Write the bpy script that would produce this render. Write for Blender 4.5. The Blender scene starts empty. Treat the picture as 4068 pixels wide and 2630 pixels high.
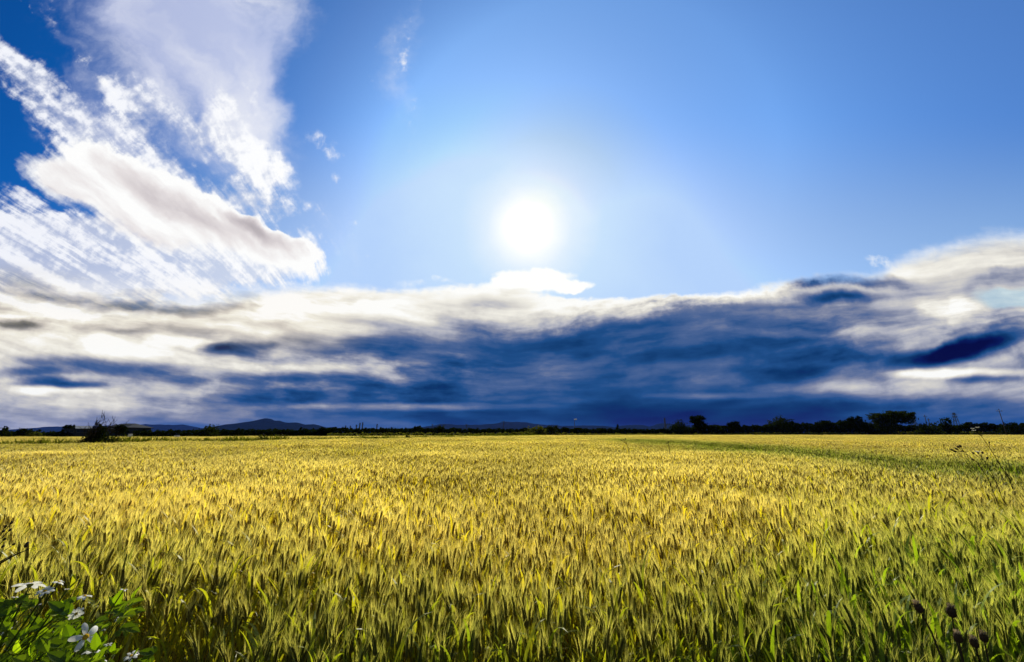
import bpy, bmesh, math, random
import numpy as np
from mathutils import Vector, Matrix
scene = bpy.context.scene
COL = scene.collection
rnd = random.Random(7)

# ------------------------------------------------------------------ camera
CAMZ = 1.60
FPX, TH = 387.0, math.radians(14.85)          # focal length in pixels of a 1024 px frame, upward pitch
CT, ST = math.cos(TH), math.sin(TH)
cam = bpy.data.objects.new('camera', bpy.data.cameras.new('camera'))
COL.objects.link(cam)
cam.location = (0, 0, CAMZ)
cam.rotation_euler = (math.pi / 2 + TH, 0, 0)
cam.data.sensor_width = 36.0
cam.data.lens = 36.0 * FPX / 1024.0
cam.data.clip_start = 0.05
cam.data.clip_end = 40000
scene.camera = cam

def ray(X, Y):
    """direction of a pixel of the 4068 px photograph, scaled to y = 1: returns (x/y, z/y)"""
    k = 1024.0 / 4068.0 / FPX
    xc, yc = (X - 2034) * k, (1315 - Y) * k
    d = CT - yc * ST
    return xc / d, (ST + yc * CT) / d

# ------------------------------------------------------------------ light
scene.view_settings.view_transform = 'Standard'
scene.view_settings.look = 'None'
scene.view_settings.exposure = 0.3
scene.view_settings.gamma = 1.0
su, sv = ray(2092, 905)
SUN_DIR = Vector((su, 1, sv)).normalized()
SUN_EL, SUN_AZ = math.asin(SUN_DIR.z), math.atan2(SUN_DIR.x, SUN_DIR.y)
sun = bpy.data.objects.new('sun', bpy.data.lights.new('sun', 'SUN'))
COL.objects.link(sun)
sun.data.energy = 5.0
sun.data.angle = math.radians(0.55)
sun.data.color = (1.0, 0.93, 0.78)
sun.rotation_euler = SUN_DIR.to_track_quat('Z', 'Y').to_euler()

# ------------------------------------------------------------------ world: sky and clouds as functions of direction
world = bpy.data.worlds.new("World")
scene.world = world
world.use_nodes = True
WT = world.node_tree
WT.nodes.clear()

class E:
    """a node socket that can be used in arithmetic"""
    def __init__(s, sock): s.s = sock
    def __add__(a, b): return M('ADD', a, b)
    __radd__ = __add__
    def __sub__(a, b): return M('SUBTRACT', a, b)
    def __rsub__(a, b): return M('SUBTRACT', b, a)
    def __mul__(a, b): return M('MULTIPLY', a, b)
    __rmul__ = __mul__
    def __truediv__(a, b): return M('DIVIDE', a, b)
def put(tree, sock, v):
    if isinstance(v, E): tree.links.new(v.s, sock)
    else: sock.default_value = v
def M(op, a, b=None, c=None, tree=None):
    n = WT.nodes.new('ShaderNodeMath'); n.operation = op
    for i, v in enumerate((a, b, c)):
        if v is not None: put(WT, n.inputs[i], v)
    return E(n.outputs[0])
def mad(a, b, c): return M('MULTIPLY_ADD', a, b, c)
def emax(a, b): return M('MAXIMUM', a, b)
def emin(a, b): return M('MINIMUM', a, b)
def clamp01(a): return emin(emax(a, 0.0), 1.0)
def smooth(a, lo, hi):
    n = WT.nodes.new('ShaderNodeMapRange'); n.interpolation_type = 'SMOOTHSTEP'
    put(WT, n.inputs['Value'], a); put(WT, n.inputs['From Min'], lo); put(WT, n.inputs['From Max'], hi)
    return E(n.outputs[0])
def vec(x, y, z=0.0):
    n = WT.nodes.new('ShaderNodeCombineXYZ')
    for i, v in enumerate((x, y, z)): put(WT, n.inputs[i], v)
    return E(n.outputs[0])
def noise(x, y, scale=1.0, detail=4.0, rough=0.55, dist=0.0):
    n = WT.nodes.new('ShaderNodeTexNoise'); n.noise_dimensions = '2D'
    put(WT, n.inputs['Vector'], vec(x, y))
    n.inputs['Scale'].default_value = scale; n.inputs['Detail'].default_value = detail
    n.inputs['Roughness'].default_value = rough; n.inputs['Distortion'].default_value = dist
    return E(n.outputs['Fac'])
def curve(x, pts, lo, hi, ylo=0.0, yhi=1.0):
    """piecewise smooth function of x through pts"""
    n = WT.nodes.new('ShaderNodeFloatCurve')
    c = n.mapping.curves[0]
    pts = sorted(((px - lo) / (hi - lo), (py - ylo) / (yhi - ylo)) for px, py in pts)
    while len(c.points) < len(pts): c.points.new(0.5, 0.5)
    for p, q in zip(c.points, pts): p.location = q
    n.mapping.update()
    put(WT, n.inputs['Value'], clamp01((x - lo) * (1.0 / (hi - lo))))
    return mad(E(n.outputs[0]), yhi - ylo, ylo)
def ramp(x, stops, interp='LINEAR'):
    n = WT.nodes.new('ShaderNodeValToRGB')
    el = n.color_ramp.elements
    n.color_ramp.interpolation = interp
    while len(el) < len(stops): el.new(0.5)
    for e, (p, c) in zip(el, stops): e.position = p; e.color = (*c, 1.0)
    put(WT, n.inputs[0], x)
    return E(n.outputs[0])
def mixc(f, a, b, mode='MIX'):
    n = WT.nodes.new('ShaderNodeMix'); n.data_type = 'RGBA'; n.blend_type = mode
    put(WT, n.inputs[0], f); put(WT, n.inputs[6], a); put(WT, n.inputs[7], b)
    return E(n.outputs[2])
def srgb(r, g, b):
    return tuple((c / 255 / 12.92) if c <= 10 else ((c / 255 + 0.055) / 1.055) ** 2.4 for c in (r, g, b))

def build_world():
    tc = WT.nodes.new('ShaderNodeTexCoord')
    sp = WT.nodes.new('ShaderNodeSeparateXYZ')
    WT.links.new(tc.outputs['Generated'], sp.inputs[0])
    dx, dy, dz = (E(o) for o in sp.outputs)
    ys = emax(dy, 0.12)
    u0, v0 = dx / ys, emax(dz, -0.02) / ys           # tangent coordinates of the sky to the north
    # domain warp, so that no outline stays a clean curve
    wx = noise(u0, v0, 3.1, 5, 0.55); wy = noise(u0 + 7.3, v0, 3.4, 5, 0.55)
    u = mad(wx - 0.5, 0.15, u0); v = mad((wy - 0.5) * smooth(v0, 0.02, 0.5), 0.12, v0)

    def blobs(items, uu, vv, acc=0.0):
        """soft ellipses given as (x, y, half length, half width, angle down to the right, weight) in a 2382 px wide photograph"""
        s = 4068 / 2382
        uv = None
        for X, Y, a, b, ang, w in items:
            c, sn = math.cos(math.radians(ang)), math.sin(math.radians(ang))
            p0 = ray(X * s, Y * s)
            if abs(ang) <= 6.5:
                pa = ray((X + a) * s, Y * s); pb = ray(X * s, (Y + b) * s)
                sx, sy = 1 / (pa[0] - p0[0]), 1 / (pb[1] - p0[1])
                shear = -math.tan(math.radians(ang))           # v falls by this per unit of u
                if uv is None: uv = vec(uu, vv)
                n = WT.nodes.new('ShaderNodeVectorMath'); n.operation = 'MULTIPLY_ADD'
                put(WT, n.inputs[0], uv); n.inputs[1].default_value = (sx * .67, sy * .67, 0); n.inputs[2].default_value = (-p0[0] * sx * .67, -p0[1] * sy * .67, 0)
                d = WT.nodes.new('ShaderNodeVectorMath'); d.operation = 'DOT_PRODUCT'
                WT.links.new(n.outputs[0], d.inputs[0]); WT.links.new(n.outputs[0], d.inputs[1])
                q = E(d.outputs['Value'])
            else:
                pa = ray((X + a * c) * s, (Y + a * sn) * s); pb = ray((X - b * sn) * s, (Y + b * c) * s)
                A = np.array([[pa[0] - p0[0], pb[0] - p0[0]], [pa[1] - p0[1], pb[1] - p0[1]]])
                I = np.linalg.inv(A) * .67
                o = -I @ np.array(p0)
                a1 = mad(uu, float(I[0, 0]), mad(vv, float(I[0, 1]), float(o[0])))
                b1 = mad(uu, float(I[1, 0]), mad(vv, float(I[1, 1]), float(o[1])))
                q = mad(a1, a1, b1 * b1)
            g = M('SUBTRACT', 1.0, q); g.s.node.use_clamp = True   # smooth falloff reaching zero at 1.5 half axes
            acc = mad(g * g, w, acc)
        return acc

    # ---- clear sky: Nishita, deepened away from the sun
    sky = WT.nodes.new('ShaderNodeTexSky'); sky.sky_type = 'NISHITA'; sky.sun_disc = False
    sky.sun_elevation = SUN_EL; sky.sun_rotation = SUN_AZ
    sky.air_density = 1.0; sky.dust_density = 1.0; sky.ozone_density = 1.0
    dot = WT.nodes.new('ShaderNodeVectorMath'); dot.operation = 'DOT_PRODUCT'
    WT.links.new(tc.outputs['Generated'], dot.inputs[0]); dot.inputs[1].default_value = SUN_DIR
    gam = M('ARCCOSINE', emin(E(dot.outputs['Value']), 1.0))

    def shader(c):
        n = WT.nodes.new('ShaderNodeBackground')
        put(WT, n.inputs[0], mixc(1.0, c, (10, 10, 10, 1), 'MULTIPLY')); n.inputs[1].default_value = 0.0812
        return n.outputs[0]
    def mixs(f, a, b):
        n = WT.nodes.new('ShaderNodeMixShader')
        put(WT, n.inputs[0], f); WT.links.new(a, n.inputs[1]); WT.links.new(b, n.inputs[2])
        return n.outputs[0]
    s4 = 4068 / 2382
    U = lambda X, Y: ray(X * s4, Y * s4)
    t = mad(u0, -0.10, gam * (1 / math.radians(85.0)))
    gain = ramp(t, [(0.0, (.36, .36, .36)), (.040, (.275, .295, .315)), (.059, (.268, .312, .36)), (.087, (.238, .318, .42)), (.129, (.235, .355, .49)), (.2, (.262, .475, .785)), (.29, (.32, .58, .90)),
                    (.41, (.225, .43, .73)), (.55, (.10, .31, .62)), (.72, (.011, .185, .476)), (1.0, (.01, .12, .35))])
    gain = mixc(smooth(v0, 1.0, .50) * smooth(t, .08, .20) * smooth(t, .78, .45) * .85, gain, (.47, .56, .66, 1))
    blue = mixc(1.0, E(sky.outputs[0]), gain, 'MULTIPLY')
    blue = mixc(1.0, blue, (.2, .2, .2, 1), 'MULTIPLY')
    # the bright air round the sun never exceeds a pale blue, and the sun's own spread light lies on top
    gs = gam * mad(wx - 0.5, .55, mad(wy - .5, .35, 1.0))     # noise roughens the edge of the painted glare
    cap = ramp(gs * (1 / math.radians(22.0)), [(0, (2, 2, 2)), (.08, (1.05, 1.05, 1.05)), (.125, (.985, .995, 1.01)), (.18, (.885, .945, 1.0)), (.27, (.75, .87, 1.0)), (.45, (.585, .77, .99)), (1, (.47, .66, .98))])
    mn = WT.nodes.new('ShaderNodeVectorMath'); mn.operation = 'MINIMUM'
    WT.links.new(blue.s, mn.inputs[0]); WT.links.new(cap.s, mn.inputs[1]); blue = E(mn.outputs[0])
    glow = ramp(gs * (1 / math.radians(22.0)), [(0, (8, 8, 7)), (.075, (3.0, 3.0, 2.7)), (.11, (.5, .48, .42)), (.15, (.07, .06, .04)), (.26, (.01, .01, .0)), (.6, (0, 0, 0))])
    blue = mixc(1.0, blue, glow, 'ADD')

    # ---- streak coordinates: cloud rows run away to the north
    ub = mad(u - u0, .45, u0); vb = mad(v - v0, .45, v0)
    vt = vb - M('ABSOLUTE', ub) * smooth(v0, .02, .30) * .10
    A = ub / (vb + 0.35); B = M('LOGARITHM', emax(vt + 0.16, 0.02), math.e)
    n_band = noise(A * 1.9, B * 7.0, 1.0, 5, 0.52)                  # horizontal banding of the bank
    n_fine = noise(u0, v0, 24.0, 5, 0.60)
    near = smooth(gam, math.radians(60), math.radians(18))         # whiter towards the sun
    white = mixc(near, (.66, .70, .84, 1), (1.0, 1.0, .98, 1))

    # ---- thin and broken cloud of the upper left: fine rows drawn out towards the vanishing point
    P = (u0 + 0.25) / (v0 + 0.05); Q = M('LOGARITHM', v0 + 0.15, math.e)
    n_row = noise(mad(wy, 1.1, P * 10.5), mad(wx, 1.2, Q * 3.4), 1.0, 6, 0.58)
    n_veil = noise(mad(wx, 1.0, P * 3.6 + 5), Q * 1.7, 1.0, 6, 0.55)
    tex = mad(n_row - 0.5, 2.2, mad(n_fine - 0.5, 1.0, (n_veil - .5) * 1.3))
    c_row = W_blobs(blobs, u, v, [
        (110, 240, 240, 66, 44, 1.0), (300, 385, 190, 85, 40, 1.1), (45, 150, 90, 40, 50, .5), (130, 30, 60, 30, 60, .4),
        (312, 245, 85, 62, 45, 1.15), (540, 250, 80, 85, 0, .75), (500, 335, 150, 62, 25, .66), (600, 365, 62, 42, 25, 1.2),
        (580, 430, 105, 42, 6, .95), (600, 475, 110, 34, 6, 1.0), (420, 430, 120, 60, 30, .6), 
        (745, 345, 50, 24, 35, .5), (778, 405, 26, 12, 30, .6), (50, 465, 75, 40, 0, .95), (30, 530, 110, 40, 5, .8),
        (130, 575, 330, 75, 6, 1.9), (330, 600, 360, 100, 6, 3.4), (520, 612, 160, 52, 12, 1.0), (440, 330, 90, 60, 30, .35)])
    a_row = smooth(mad(tex, smooth(c_row, 0.02, 0.4) * 1.15, c_row), 0.16, 1.36)
    c_veil = W_blobs(blobs, u, v, [(300, 0, 250, 170, 40, .75), (470, 90, 260, 150, 48, 1.15), (565, 215, 120, 100, 50, .85), (500, -40, 260, 140, 20, .8), (330, 120, 150, 100, 45, .35), (140, 260, 280, 110, 44, .50), (350, 320, 230, 130, 38, .55), (545, 330, 130, 130, 20, .45), (655, 80, 70, 120, 0, .5)])
    a_veil = smooth(mad(n_veil - 0.5, 1.6 * 1.0, mad(n_fine - 0.5, .30, c_veil)), 0.12, 1.35) * 0.95
    c_arm = W_blobs(blobs, u, v, [(330, 475, 260, 88, 26, 1.4), (560, 545, 220, 52, 27, 1.4), (665, 575, 70, 30, 25, 1.0), (165, 412, 120, 42, 12, .8), (270, 385, 130, 50, 42, .8)])
    a_arm = smooth(mad(n_row - 0.5, .9, mad(n_veil - 0.5, .8, mad(n_fine - 0.5, .45, c_arm))), 0.22, mad(smooth(mad(u, .5, v), .07, .17), -.50, 1.02))
    d_arm = W_blobs(blobs, u, v, [(590, 535, 85, 20, 30, .34), (430, 495, 200, 26, 26, .14), (330, 540, 160, 30, 20, .08)])
    col = mixc(a_veil, blue, mixc(smooth(n_veil, .35, .65), mixc(near, (.36, .42, .68, 1), (.66, .72, .92, 1)), mixc(near, (.58, .62, .80, 1), (.90, .92, .98, 1))))
    shade_row = smooth(mad(n_fine - 0.5, 0.6, mad(n_veil - .5, .6, n_row)), 0.34, 0.66)
    col = mixc(a_row * mad(shade_row, .25, .75), col, mixc(shade_row, mixc(.35, white, (.42, .48, .66, 1)), mixc(.5, white, (1.1, 1.1, 1.1, 1))))
    arm_l = clamp01(mad(n_veil - 0.5, .55, mad(n_row - 0.5, .25, mad(smooth(c_arm, 1.3, .35), .12, 0.93 - d_arm + 0.16 * smooth(u, -0.62, -0.38)))))
    arm_c = ramp(arm_l, [(0, srgb(95, 90, 100)), (.4, srgb(150, 142, 148)), (.7, srgb(205, 197, 200)), (.86, srgb(232, 226, 226)), (1, (1.0, 1.0, .99))])
    col = mixc(a_arm, col, arm_c)
    gap = W_blobs(blobs, u, v, [(5, 705, 55, 26, 0, .95)])
    col = mixc(smooth(mad(n_fine - .5, .9, gap), .4, .9) * .85, col, srgb(16, 70, 140) + (1,))
    broken = shader(col)

    # ---- the open blue with a few puffs over the bank
    c_puff = W_blobs(blobs, u, v, [(785, 585, 75, 22, 5, 1.1), (740, 632, 70, 24, 6, .85), (860, 655, 90, 22, 4, .8), (1000, 640, 60, 12, -6, .4),
                                   (1232, 660, 112, 17, 0, 1.5), (1236, 638, 80, 18, 0, 1.3), (1320, 657, 45, 12, 4, .9), (2060, 605, 40, 22, -6, .5)])
    a_puff = smooth(mad(mad(n_fine - 0.5, 1.1, (n_band - .5) * .6), smooth(c_puff, .02, .3), c_puff), 0.20, 0.95)
    open_sky = shader(mixc(a_puff, blue, (1.05, 1.05, 1.0, 1)))
    upper = mixs(smooth(u0, -0.24, -0.34), open_sky, broken)

    # ---- the long bank
    n_big = noise(A * 0.9 + 3.1, B * 2.2, 1.3, 3, 0.5)
    n_lump = noise(u * 6.5 + 1.7, (vt + 0.05 * v) * 19.0, 1.0, 6, 0.55, 0.0)          # billows
    top = [U(*p) for p in [(-600, 560), (-250, 590), (0, 585), (150, 600), (300, 622), (450, 632), (560, 640), (640, 647), (800, 655), (950, 662), (1120, 664), (1200, 668), (1290, 684),
                           (1400, 690), (1550, 684), (1700, 673), (1850, 642), (1950, 628), (2030, 622), (2075, 592), (2200, 552), (2300, 528), (2382, 522), (2600, 500), (3100, 520)]]
    edge = curve(u0, top, -2.6, 2.8, 0.2, 0.8)
    D = edge - v0
    Dn = mad(n_fine - 0.5, 0.026, mad(n_lump - 0.5, 0.035, mad(n_band - 0.5, 0.03, D)))
    soft = curve(u0, [(-2.6, .16), (-.9, .14), (-.6, .05), (-.2, .022), (.5, .02), (.8, .035), (1.05, .06), (2.8, .09)], -2.6, 2.8)
    a_bank = smooth(Dn, 0.0, soft)
    flo = curve(u0, [(-2.6, .76), (-1.3, .78), (-.9, .80), (-.68, .72), (-.52, .57), (-.38, .46), (-.1, .39), (.3, .38), (.62, .41), (.80, .50), (1.0, .63), (1.3, .68), (2.8, .66)], -2.6, 2.8)
    low = curve(u0, [(-2.6, .55), (-1.3, .63), (-.9, .55), (-.6, .46), (-.3, .40), (0, .28), (.3, .15), (.7, .06), (.9, .12), (1.2, .30), (2.8, .4)], -2.6, 2.8)
    thk = curve(u0, [(-2.6, .40), (-1.3, .38), (-.7, .30), (-.45, .22), (-.15, .18), (.05, .15), (.25, .09), (.6, .06), (.9, .09), (1.3, .18), (2.8, .2)], -2.6, 2.8)
    g = smooth(mad(n_lump - 0.5, 1.0, mad(n_big - .5, .5, Dn / thk)), 0.15, 1.15)
    L = mad(g, flo - 1.0, 1.0)
    L = mad(smooth(v0, .13, .012), low - L, L)
    L = W_blobs(blobs, u, v, [
        (520, 812, 60, 16, 6, -.36), (575, 826, 46, 13, 6, -.24), (480, 806, 36, 10, 6, -.2), (600, 800, 40, 9, 6, -.2), (880, 800, 130, 26, 6, -.20), (690, 785, 70, 15, 6, -.26), (640, 840, 110, 14, 5, -.14), (620, 790, 200, 34, 4, -.10),
        (125, 892, 95, 12, 3, -.62), (190, 898, 70, 8, 3, -.3), (60, 872, 120, 14, 4, -.40), (230, 850, 240, 22, 4, -.36), (420, 880, 280, 26, 4, -.20), (620, 925, 190, 18, 5, -.22), (800, 895, 280, 30, 3, -.10),
        (20, 632, 130, 20, 12, -.42), (60, 665, 170, 26, 10, -.22), (290, 712, 62, 15, 6, -.40), (150, 690, 200, 20, 6, -.2), (450, 725, 150, 11, 4, -.24), (20, 752, 90, 14, 5, -.45), (150, 760, 180, 18, 5, -.22),
        (330, 770, 60, 9, 4, -.2), (1130, 705, 90, 24, 5, -.14),
        (2240, 812, 105, 26, -12, -.50), (2170, 828, 80, 20, -8, -.34), (2290, 796, 60, 18, -8, -.25), (2200, 800, 50, 14, -20, -.2), (2080, 835, 130, 22, -6, -.26), (2000, 655, 120, 16, -6, -.42), (1930, 650, 60, 22, -6, -.24), (1965, 690, 75, 14, -4, -.34),
        (2300, 770, 140, 22, -4, -.22), (1850, 860, 190, 24, 0, -.10), (1900, 800, 150, 22, -3, -.12), (2290, 880, 60, 12, 0, -.2), (2330, 645, 120, 16, -18, -.16),
        (960, 946, 280, 10, 1, .32), (700, 858, 200, 16, 4, .26), (960, 842, 90, 12, 4, .14), (160, 935, 260, 22, 2, .14), (450, 790, 60, 14, 3, .2), (60, 910, 60, 12, 3, .3),
        (2210, 868, 150, 11, -4, .44), (2150, 905, 220, 26, -2, .14), (1650, 921, 150, 8, 0, .16), (1750, 845, 200, 14, -2, .12), (2180, 720, 130, 30, -6, .2), (1800, 700, 170, 14, -6, .12), (1860, 770, 110, 10, -3, .16), (1880, 905, 160, 14, 0, .12)], L)
    amp = curve(v0, [(0, .12), (.05, .45), (.10, .8), (.18, 1.0), (.5, 1), (1, 1)], 0, 1)
    amp = amp * curve(u0, [(-2.6, .85), (-.6, .9), (-.2, .75), (.05, .45), (.6, .36), (.9, .6), (2.8, .7)], -2.6, 2.8)
    L = clamp01(mad(mad(n_lump - .5, .95, (n_band - .5) * 1.0), amp * smooth(D, 0.0, 0.07), mad(n_big - 0.5, 0.4 * g, L)))
    cool = ramp(L, [(0, srgb(2, 2, 60)), (.12, srgb(4, 20, 84)), (.24, srgb(9, 52, 102)), (.37, srgb(30, 77, 134)), (.49, srgb(76, 101, 148)), (.60, srgb(128, 136, 162)), (.70, srgb(176, 178, 190)),
                    (.81, srgb(214, 211, 205)), (.92, srgb(243, 240, 230)), (1, (1.0, 1.0, .97))])
    warm = ramp(L, [(0, srgb(24, 22, 20)), (.3, srgb(82, 80, 74)), (.5, srgb(132, 128, 118)), (.66, srgb(180, 173, 164)), (.8, srgb(216, 208, 196)), (.92, srgb(242, 237, 222)), (1, (1.0, .98, .94))])
    bank = mixc(smooth(v0, .17, .30) * smooth(u0, -.30, -.62), cool, warm)
    hole = W_blobs(blobs, u, v, [(2335, 695, 90, 26, -6, 1.2), (2400, 680, 90, 30, -10, 1.0)])
    bank = shader(mixc(smooth(mad(n_band - .5, .8, hole), .35, 1.2) * .62, bank, (.46, .68, .80, 1)))
    # behind the camera the sky is open
    front = mixs(a_bank, upper, bank)
    back = WT.nodes.new('ShaderNodeBackground'); back.inputs[1].default_value = 0.05
    WT.links.new(sky.outputs[0], back.inputs[0])
    out = WT.nodes.new('ShaderNodeOutputWorld')
    WT.links.new(mixs(smooth(dy, 0.30, 0.14), front, back.outputs[0]), out.inputs[0])
    world.cycles.sampling_method = 'NONE'
    scene.cycles.adaptive_threshold = 0.02
    scene.cycles.max_bounces = 6

def W_blobs(blobs, u, v, items, acc=0.0):
    return blobs(items, u, v, acc)
build_world()
# ==== END OF SKY

# ------------------------------------------------------------------ helpers
def place(X, Y, dist):
    """world point on the ray of a photograph pixel, dist metres to the north"""
    u, v = ray(X, Y)
    return Vector((u * dist, dist, CAMZ + v * dist))
HZN = 1315 + math.tan(TH) * FPX * 4068 / 1024
def xat(X, dist): return ray(X, HZN)[0] * dist
def zat(Y, dist): return CAMZ + ray(2034, Y)[1] * dist

def tag(o, label=None, cat=None, group=None, kind=None):
    if label: o['label'] = label
    if cat: o['category'] = cat
    if group: o['group'] = group
    if kind: o['kind'] = kind
    return o
def empty(name, loc=(0, 0, 0), rz=0.0):
    o = bpy.data.objects.new(name, None); COL.objects.link(o)
    o.location = loc; o.rotation_euler = (0, 0, rz); o.empty_display_size = 0.1
    return o
def mesh(name, V, F, mats, midx=None, smooth_=False):
    m = bpy.data.meshes.new(name)
    V = np.asarray(V, dtype=np.float32).reshape(-1, 3)
    if isinstance(F, np.ndarray):
        k = F.shape[1]
        m.vertices.add(len(V)); m.vertices.foreach_set('co', V.ravel())
        m.loops.add(F.size); m.loops.foreach_set('vertex_index', F.ravel().astype(np.int32))
        m.polygons.add(len(F)); m.polygons.foreach_set('loop_start', np.arange(0, F.size, k, dtype=np.int32))
        m.update(calc_edges=True)
    else:
        m.from_pydata([tuple(v) for v in V.tolist()], [], F)
    for a in mats: m.materials.append(a)
    if midx is not None: m.polygons.foreach_set('material_index', np.asarray(midx, dtype=np.int32))
    if smooth_: m.polygons.foreach_set('use_smooth', np.ones(len(m.polygons), dtype=bool))
    m.update()
    return m
def obj(name, me, parent=None, loc=(0, 0, 0)):
    o = bpy.data.objects.new(name, me); COL.objects.link(o); o.location = loc
    if parent: o.parent = parent
    return o

class MB:
    """collects primitive shapes into one mesh"""
    def __init__(s): s.V = []; s.F = []; s.I = []
    def add(s, V, F, i=0):
        n = len(s.V); s.V += [tuple(v) for v in V]; s.F += [tuple(n + a for a in f) for f in F]; s.I += [i] * len(F)
    def box(s, a, b, i=0):
        x0, y0, z0 = a; x1, y1, z1 = b
        s.add([(x0, y0, z0), (x1, y0, z0), (x1, y1, z0), (x0, y1, z0), (x0, y0, z1), (x1, y0, z1), (x1, y1, z1), (x0, y1, z1)],
              [(3, 2, 1, 0), (4, 5, 6, 7), (0, 1, 5, 4), (1, 2, 6, 5), (2, 3, 7, 6), (3, 0, 4, 7)], i)
    def tube(s, pts, rad, n=6, i=0, cap=True):
        pts = [Vector(p) for p in pts]
        if not isinstance(rad, (list, tuple)): rad = [rad] * len(pts)
        V = []; F = []
        for k, p in enumerate(pts):
            t = (pts[min(k + 1, len(pts) - 1)] - pts[max(k - 1, 0)]).normalized()
            a = t.cross(Vector((0.31, 0.95, 0.05)) if abs(t.z) > .5 else Vector((0, 0, 1))).normalized(); b = t.cross(a)
            for j in range(n):
                w = 2 * math.pi * j / n
                V.append(p + rad[k] * (math.cos(w) * a + math.sin(w) * b))
        for k in range(len(pts) - 1):
            for j in range(n):
                q = (j + 1) % n
                F.append((k * n + j, k * n + q, (k + 1) * n + q, (k + 1) * n + j))
        if cap:
            F.append(tuple(reversed(range(n)))); F.append(tuple(range((len(pts) - 1) * n, len(pts) * n)))
        s.add(V, F, i)
    def build(s, name, mats, parent=None, loc=(0, 0, 0), smooth_=False):
        if not isinstance(mats, (list, tuple)): mats = [mats]
        return obj(name, mesh(name, s.V, s.F, mats, s.I, smooth_), parent, loc)

def vnoise(x, y, seed=0):
    """value noise on arrays, 0..1"""
    r = np.random.RandomState(seed).rand(64, 64)
    xi = np.floor(x).astype(int); yi = np.floor(y).astype(int)
    fx = x - xi; fy = y - yi; fx = fx * fx * (3 - 2 * fx); fy = fy * fy * (3 - 2 * fy)
    g = lambda a, b: r[a % 64, b % 64]
    return (g(xi, yi) * (1 - fx) + g(xi + 1, yi) * fx) * (1 - fy) + (g(xi, yi + 1) * (1 - fx) + g(xi + 1, yi + 1) * fx) * fy
def fbm(x, y, seed=0, o=4):
    s = 0; a = 0.5; t = 0
    for k in range(o):
        s = s + a * vnoise(x * 2 ** k + 17 * k, y * 2 ** k + 5 * k, seed + k); t += a; a *= .5
    return s / t

# ------------------------------------------------------------------ materials
def mat(name):
    m = bpy.data.materials.new(name); m.use_nodes = True
    m.node_tree.nodes.clear()
    return m, m.node_tree
def nd(nt, t, **kw):
    n = nt.nodes.new(t)
    for k, v in kw.items(): setattr(n, k, v)
    return n
def plant_mat(name, a, b, trans, gloss=0.0, attr=True, tcol=(1.25, 1.1, .6), vary=.5, nscale=40.0, fleck=.25):
    """thin plant tissue: colour a (unripe) to b (ripe) by the plant's own ripeness, reflecting and letting light through"""
    m, nt = mat(name)
    out = nd(nt, 'ShaderNodeOutputMaterial')
    mx = nd(nt, 'ShaderNodeMix', data_type='RGBA')
    mx.inputs[6].default_value = (*a, 1); mx.inputs[7].default_value = (*b, 1)
    if attr:
        at = nd(nt, 'ShaderNodeAttribute', attribute_type='INSTANCER', attribute_name='ripe')
        nt.links.new(at.outputs['Fac'], mx.inputs[0])
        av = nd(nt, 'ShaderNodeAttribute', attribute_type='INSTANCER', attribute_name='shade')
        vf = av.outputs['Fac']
    else:
        oi = nd(nt, 'ShaderNodeObjectInfo'); nt.links.new(oi.outputs['Random'], mx.inputs[0]); vf = oi.outputs['Random']
    geo = nd(nt, 'ShaderNodeNewGeometry')
    no = nd(nt, 'ShaderNodeTexNoise'); no.inputs['Scale'].default_value = nscale; no.inputs['Detail'].default_value = 2
    nt.links.new(geo.outputs['Position'], no.inputs['Vector'])
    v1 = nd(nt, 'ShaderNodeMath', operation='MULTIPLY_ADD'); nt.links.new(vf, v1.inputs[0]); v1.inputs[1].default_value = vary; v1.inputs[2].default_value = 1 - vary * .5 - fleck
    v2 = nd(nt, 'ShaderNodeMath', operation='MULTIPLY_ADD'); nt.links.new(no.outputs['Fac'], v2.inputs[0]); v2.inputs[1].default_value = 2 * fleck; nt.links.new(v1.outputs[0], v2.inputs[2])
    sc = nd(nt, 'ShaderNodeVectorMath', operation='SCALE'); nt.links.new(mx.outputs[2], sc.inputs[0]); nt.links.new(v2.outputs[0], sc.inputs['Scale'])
    df = nd(nt, 'ShaderNodeBsdfDiffuse'); nt.links.new(sc.outputs[0], df.inputs[0])
    tr = nd(nt, 'ShaderNodeBsdfTranslucent')
    tm = nd(nt, 'ShaderNodeVectorMath', operation='MULTIPLY'); nt.links.new(sc.outputs[0], tm.inputs[0]); tm.inputs[1].default_value = tcol
    nt.links.new(tm.outputs[0], tr.inputs[0])
    ms = nd(nt, 'ShaderNodeMixShader'); ms.inputs[0].default_value = trans
    nt.links.new(df.outputs[0], ms.inputs[1]); nt.links.new(tr.outputs[0], ms.inputs[2])
    last = ms.outputs[0]
    if gloss:
        gl = nd(nt, 'ShaderNodeBsdfGlossy'); gl.inputs['Roughness'].default_value = .45; gl.inputs[0].default_value = (.8, .8, .75, 1)
        m2 = nd(nt, 'ShaderNodeMixShader'); m2.inputs[0].default_value = gloss
        nt.links.new(last, m2.inputs[1]); nt.links.new(gl.outputs[0], m2.inputs[2]); last = m2.outputs[0]
    nt.links.new(last, out.inputs[0])
    return m
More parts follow.
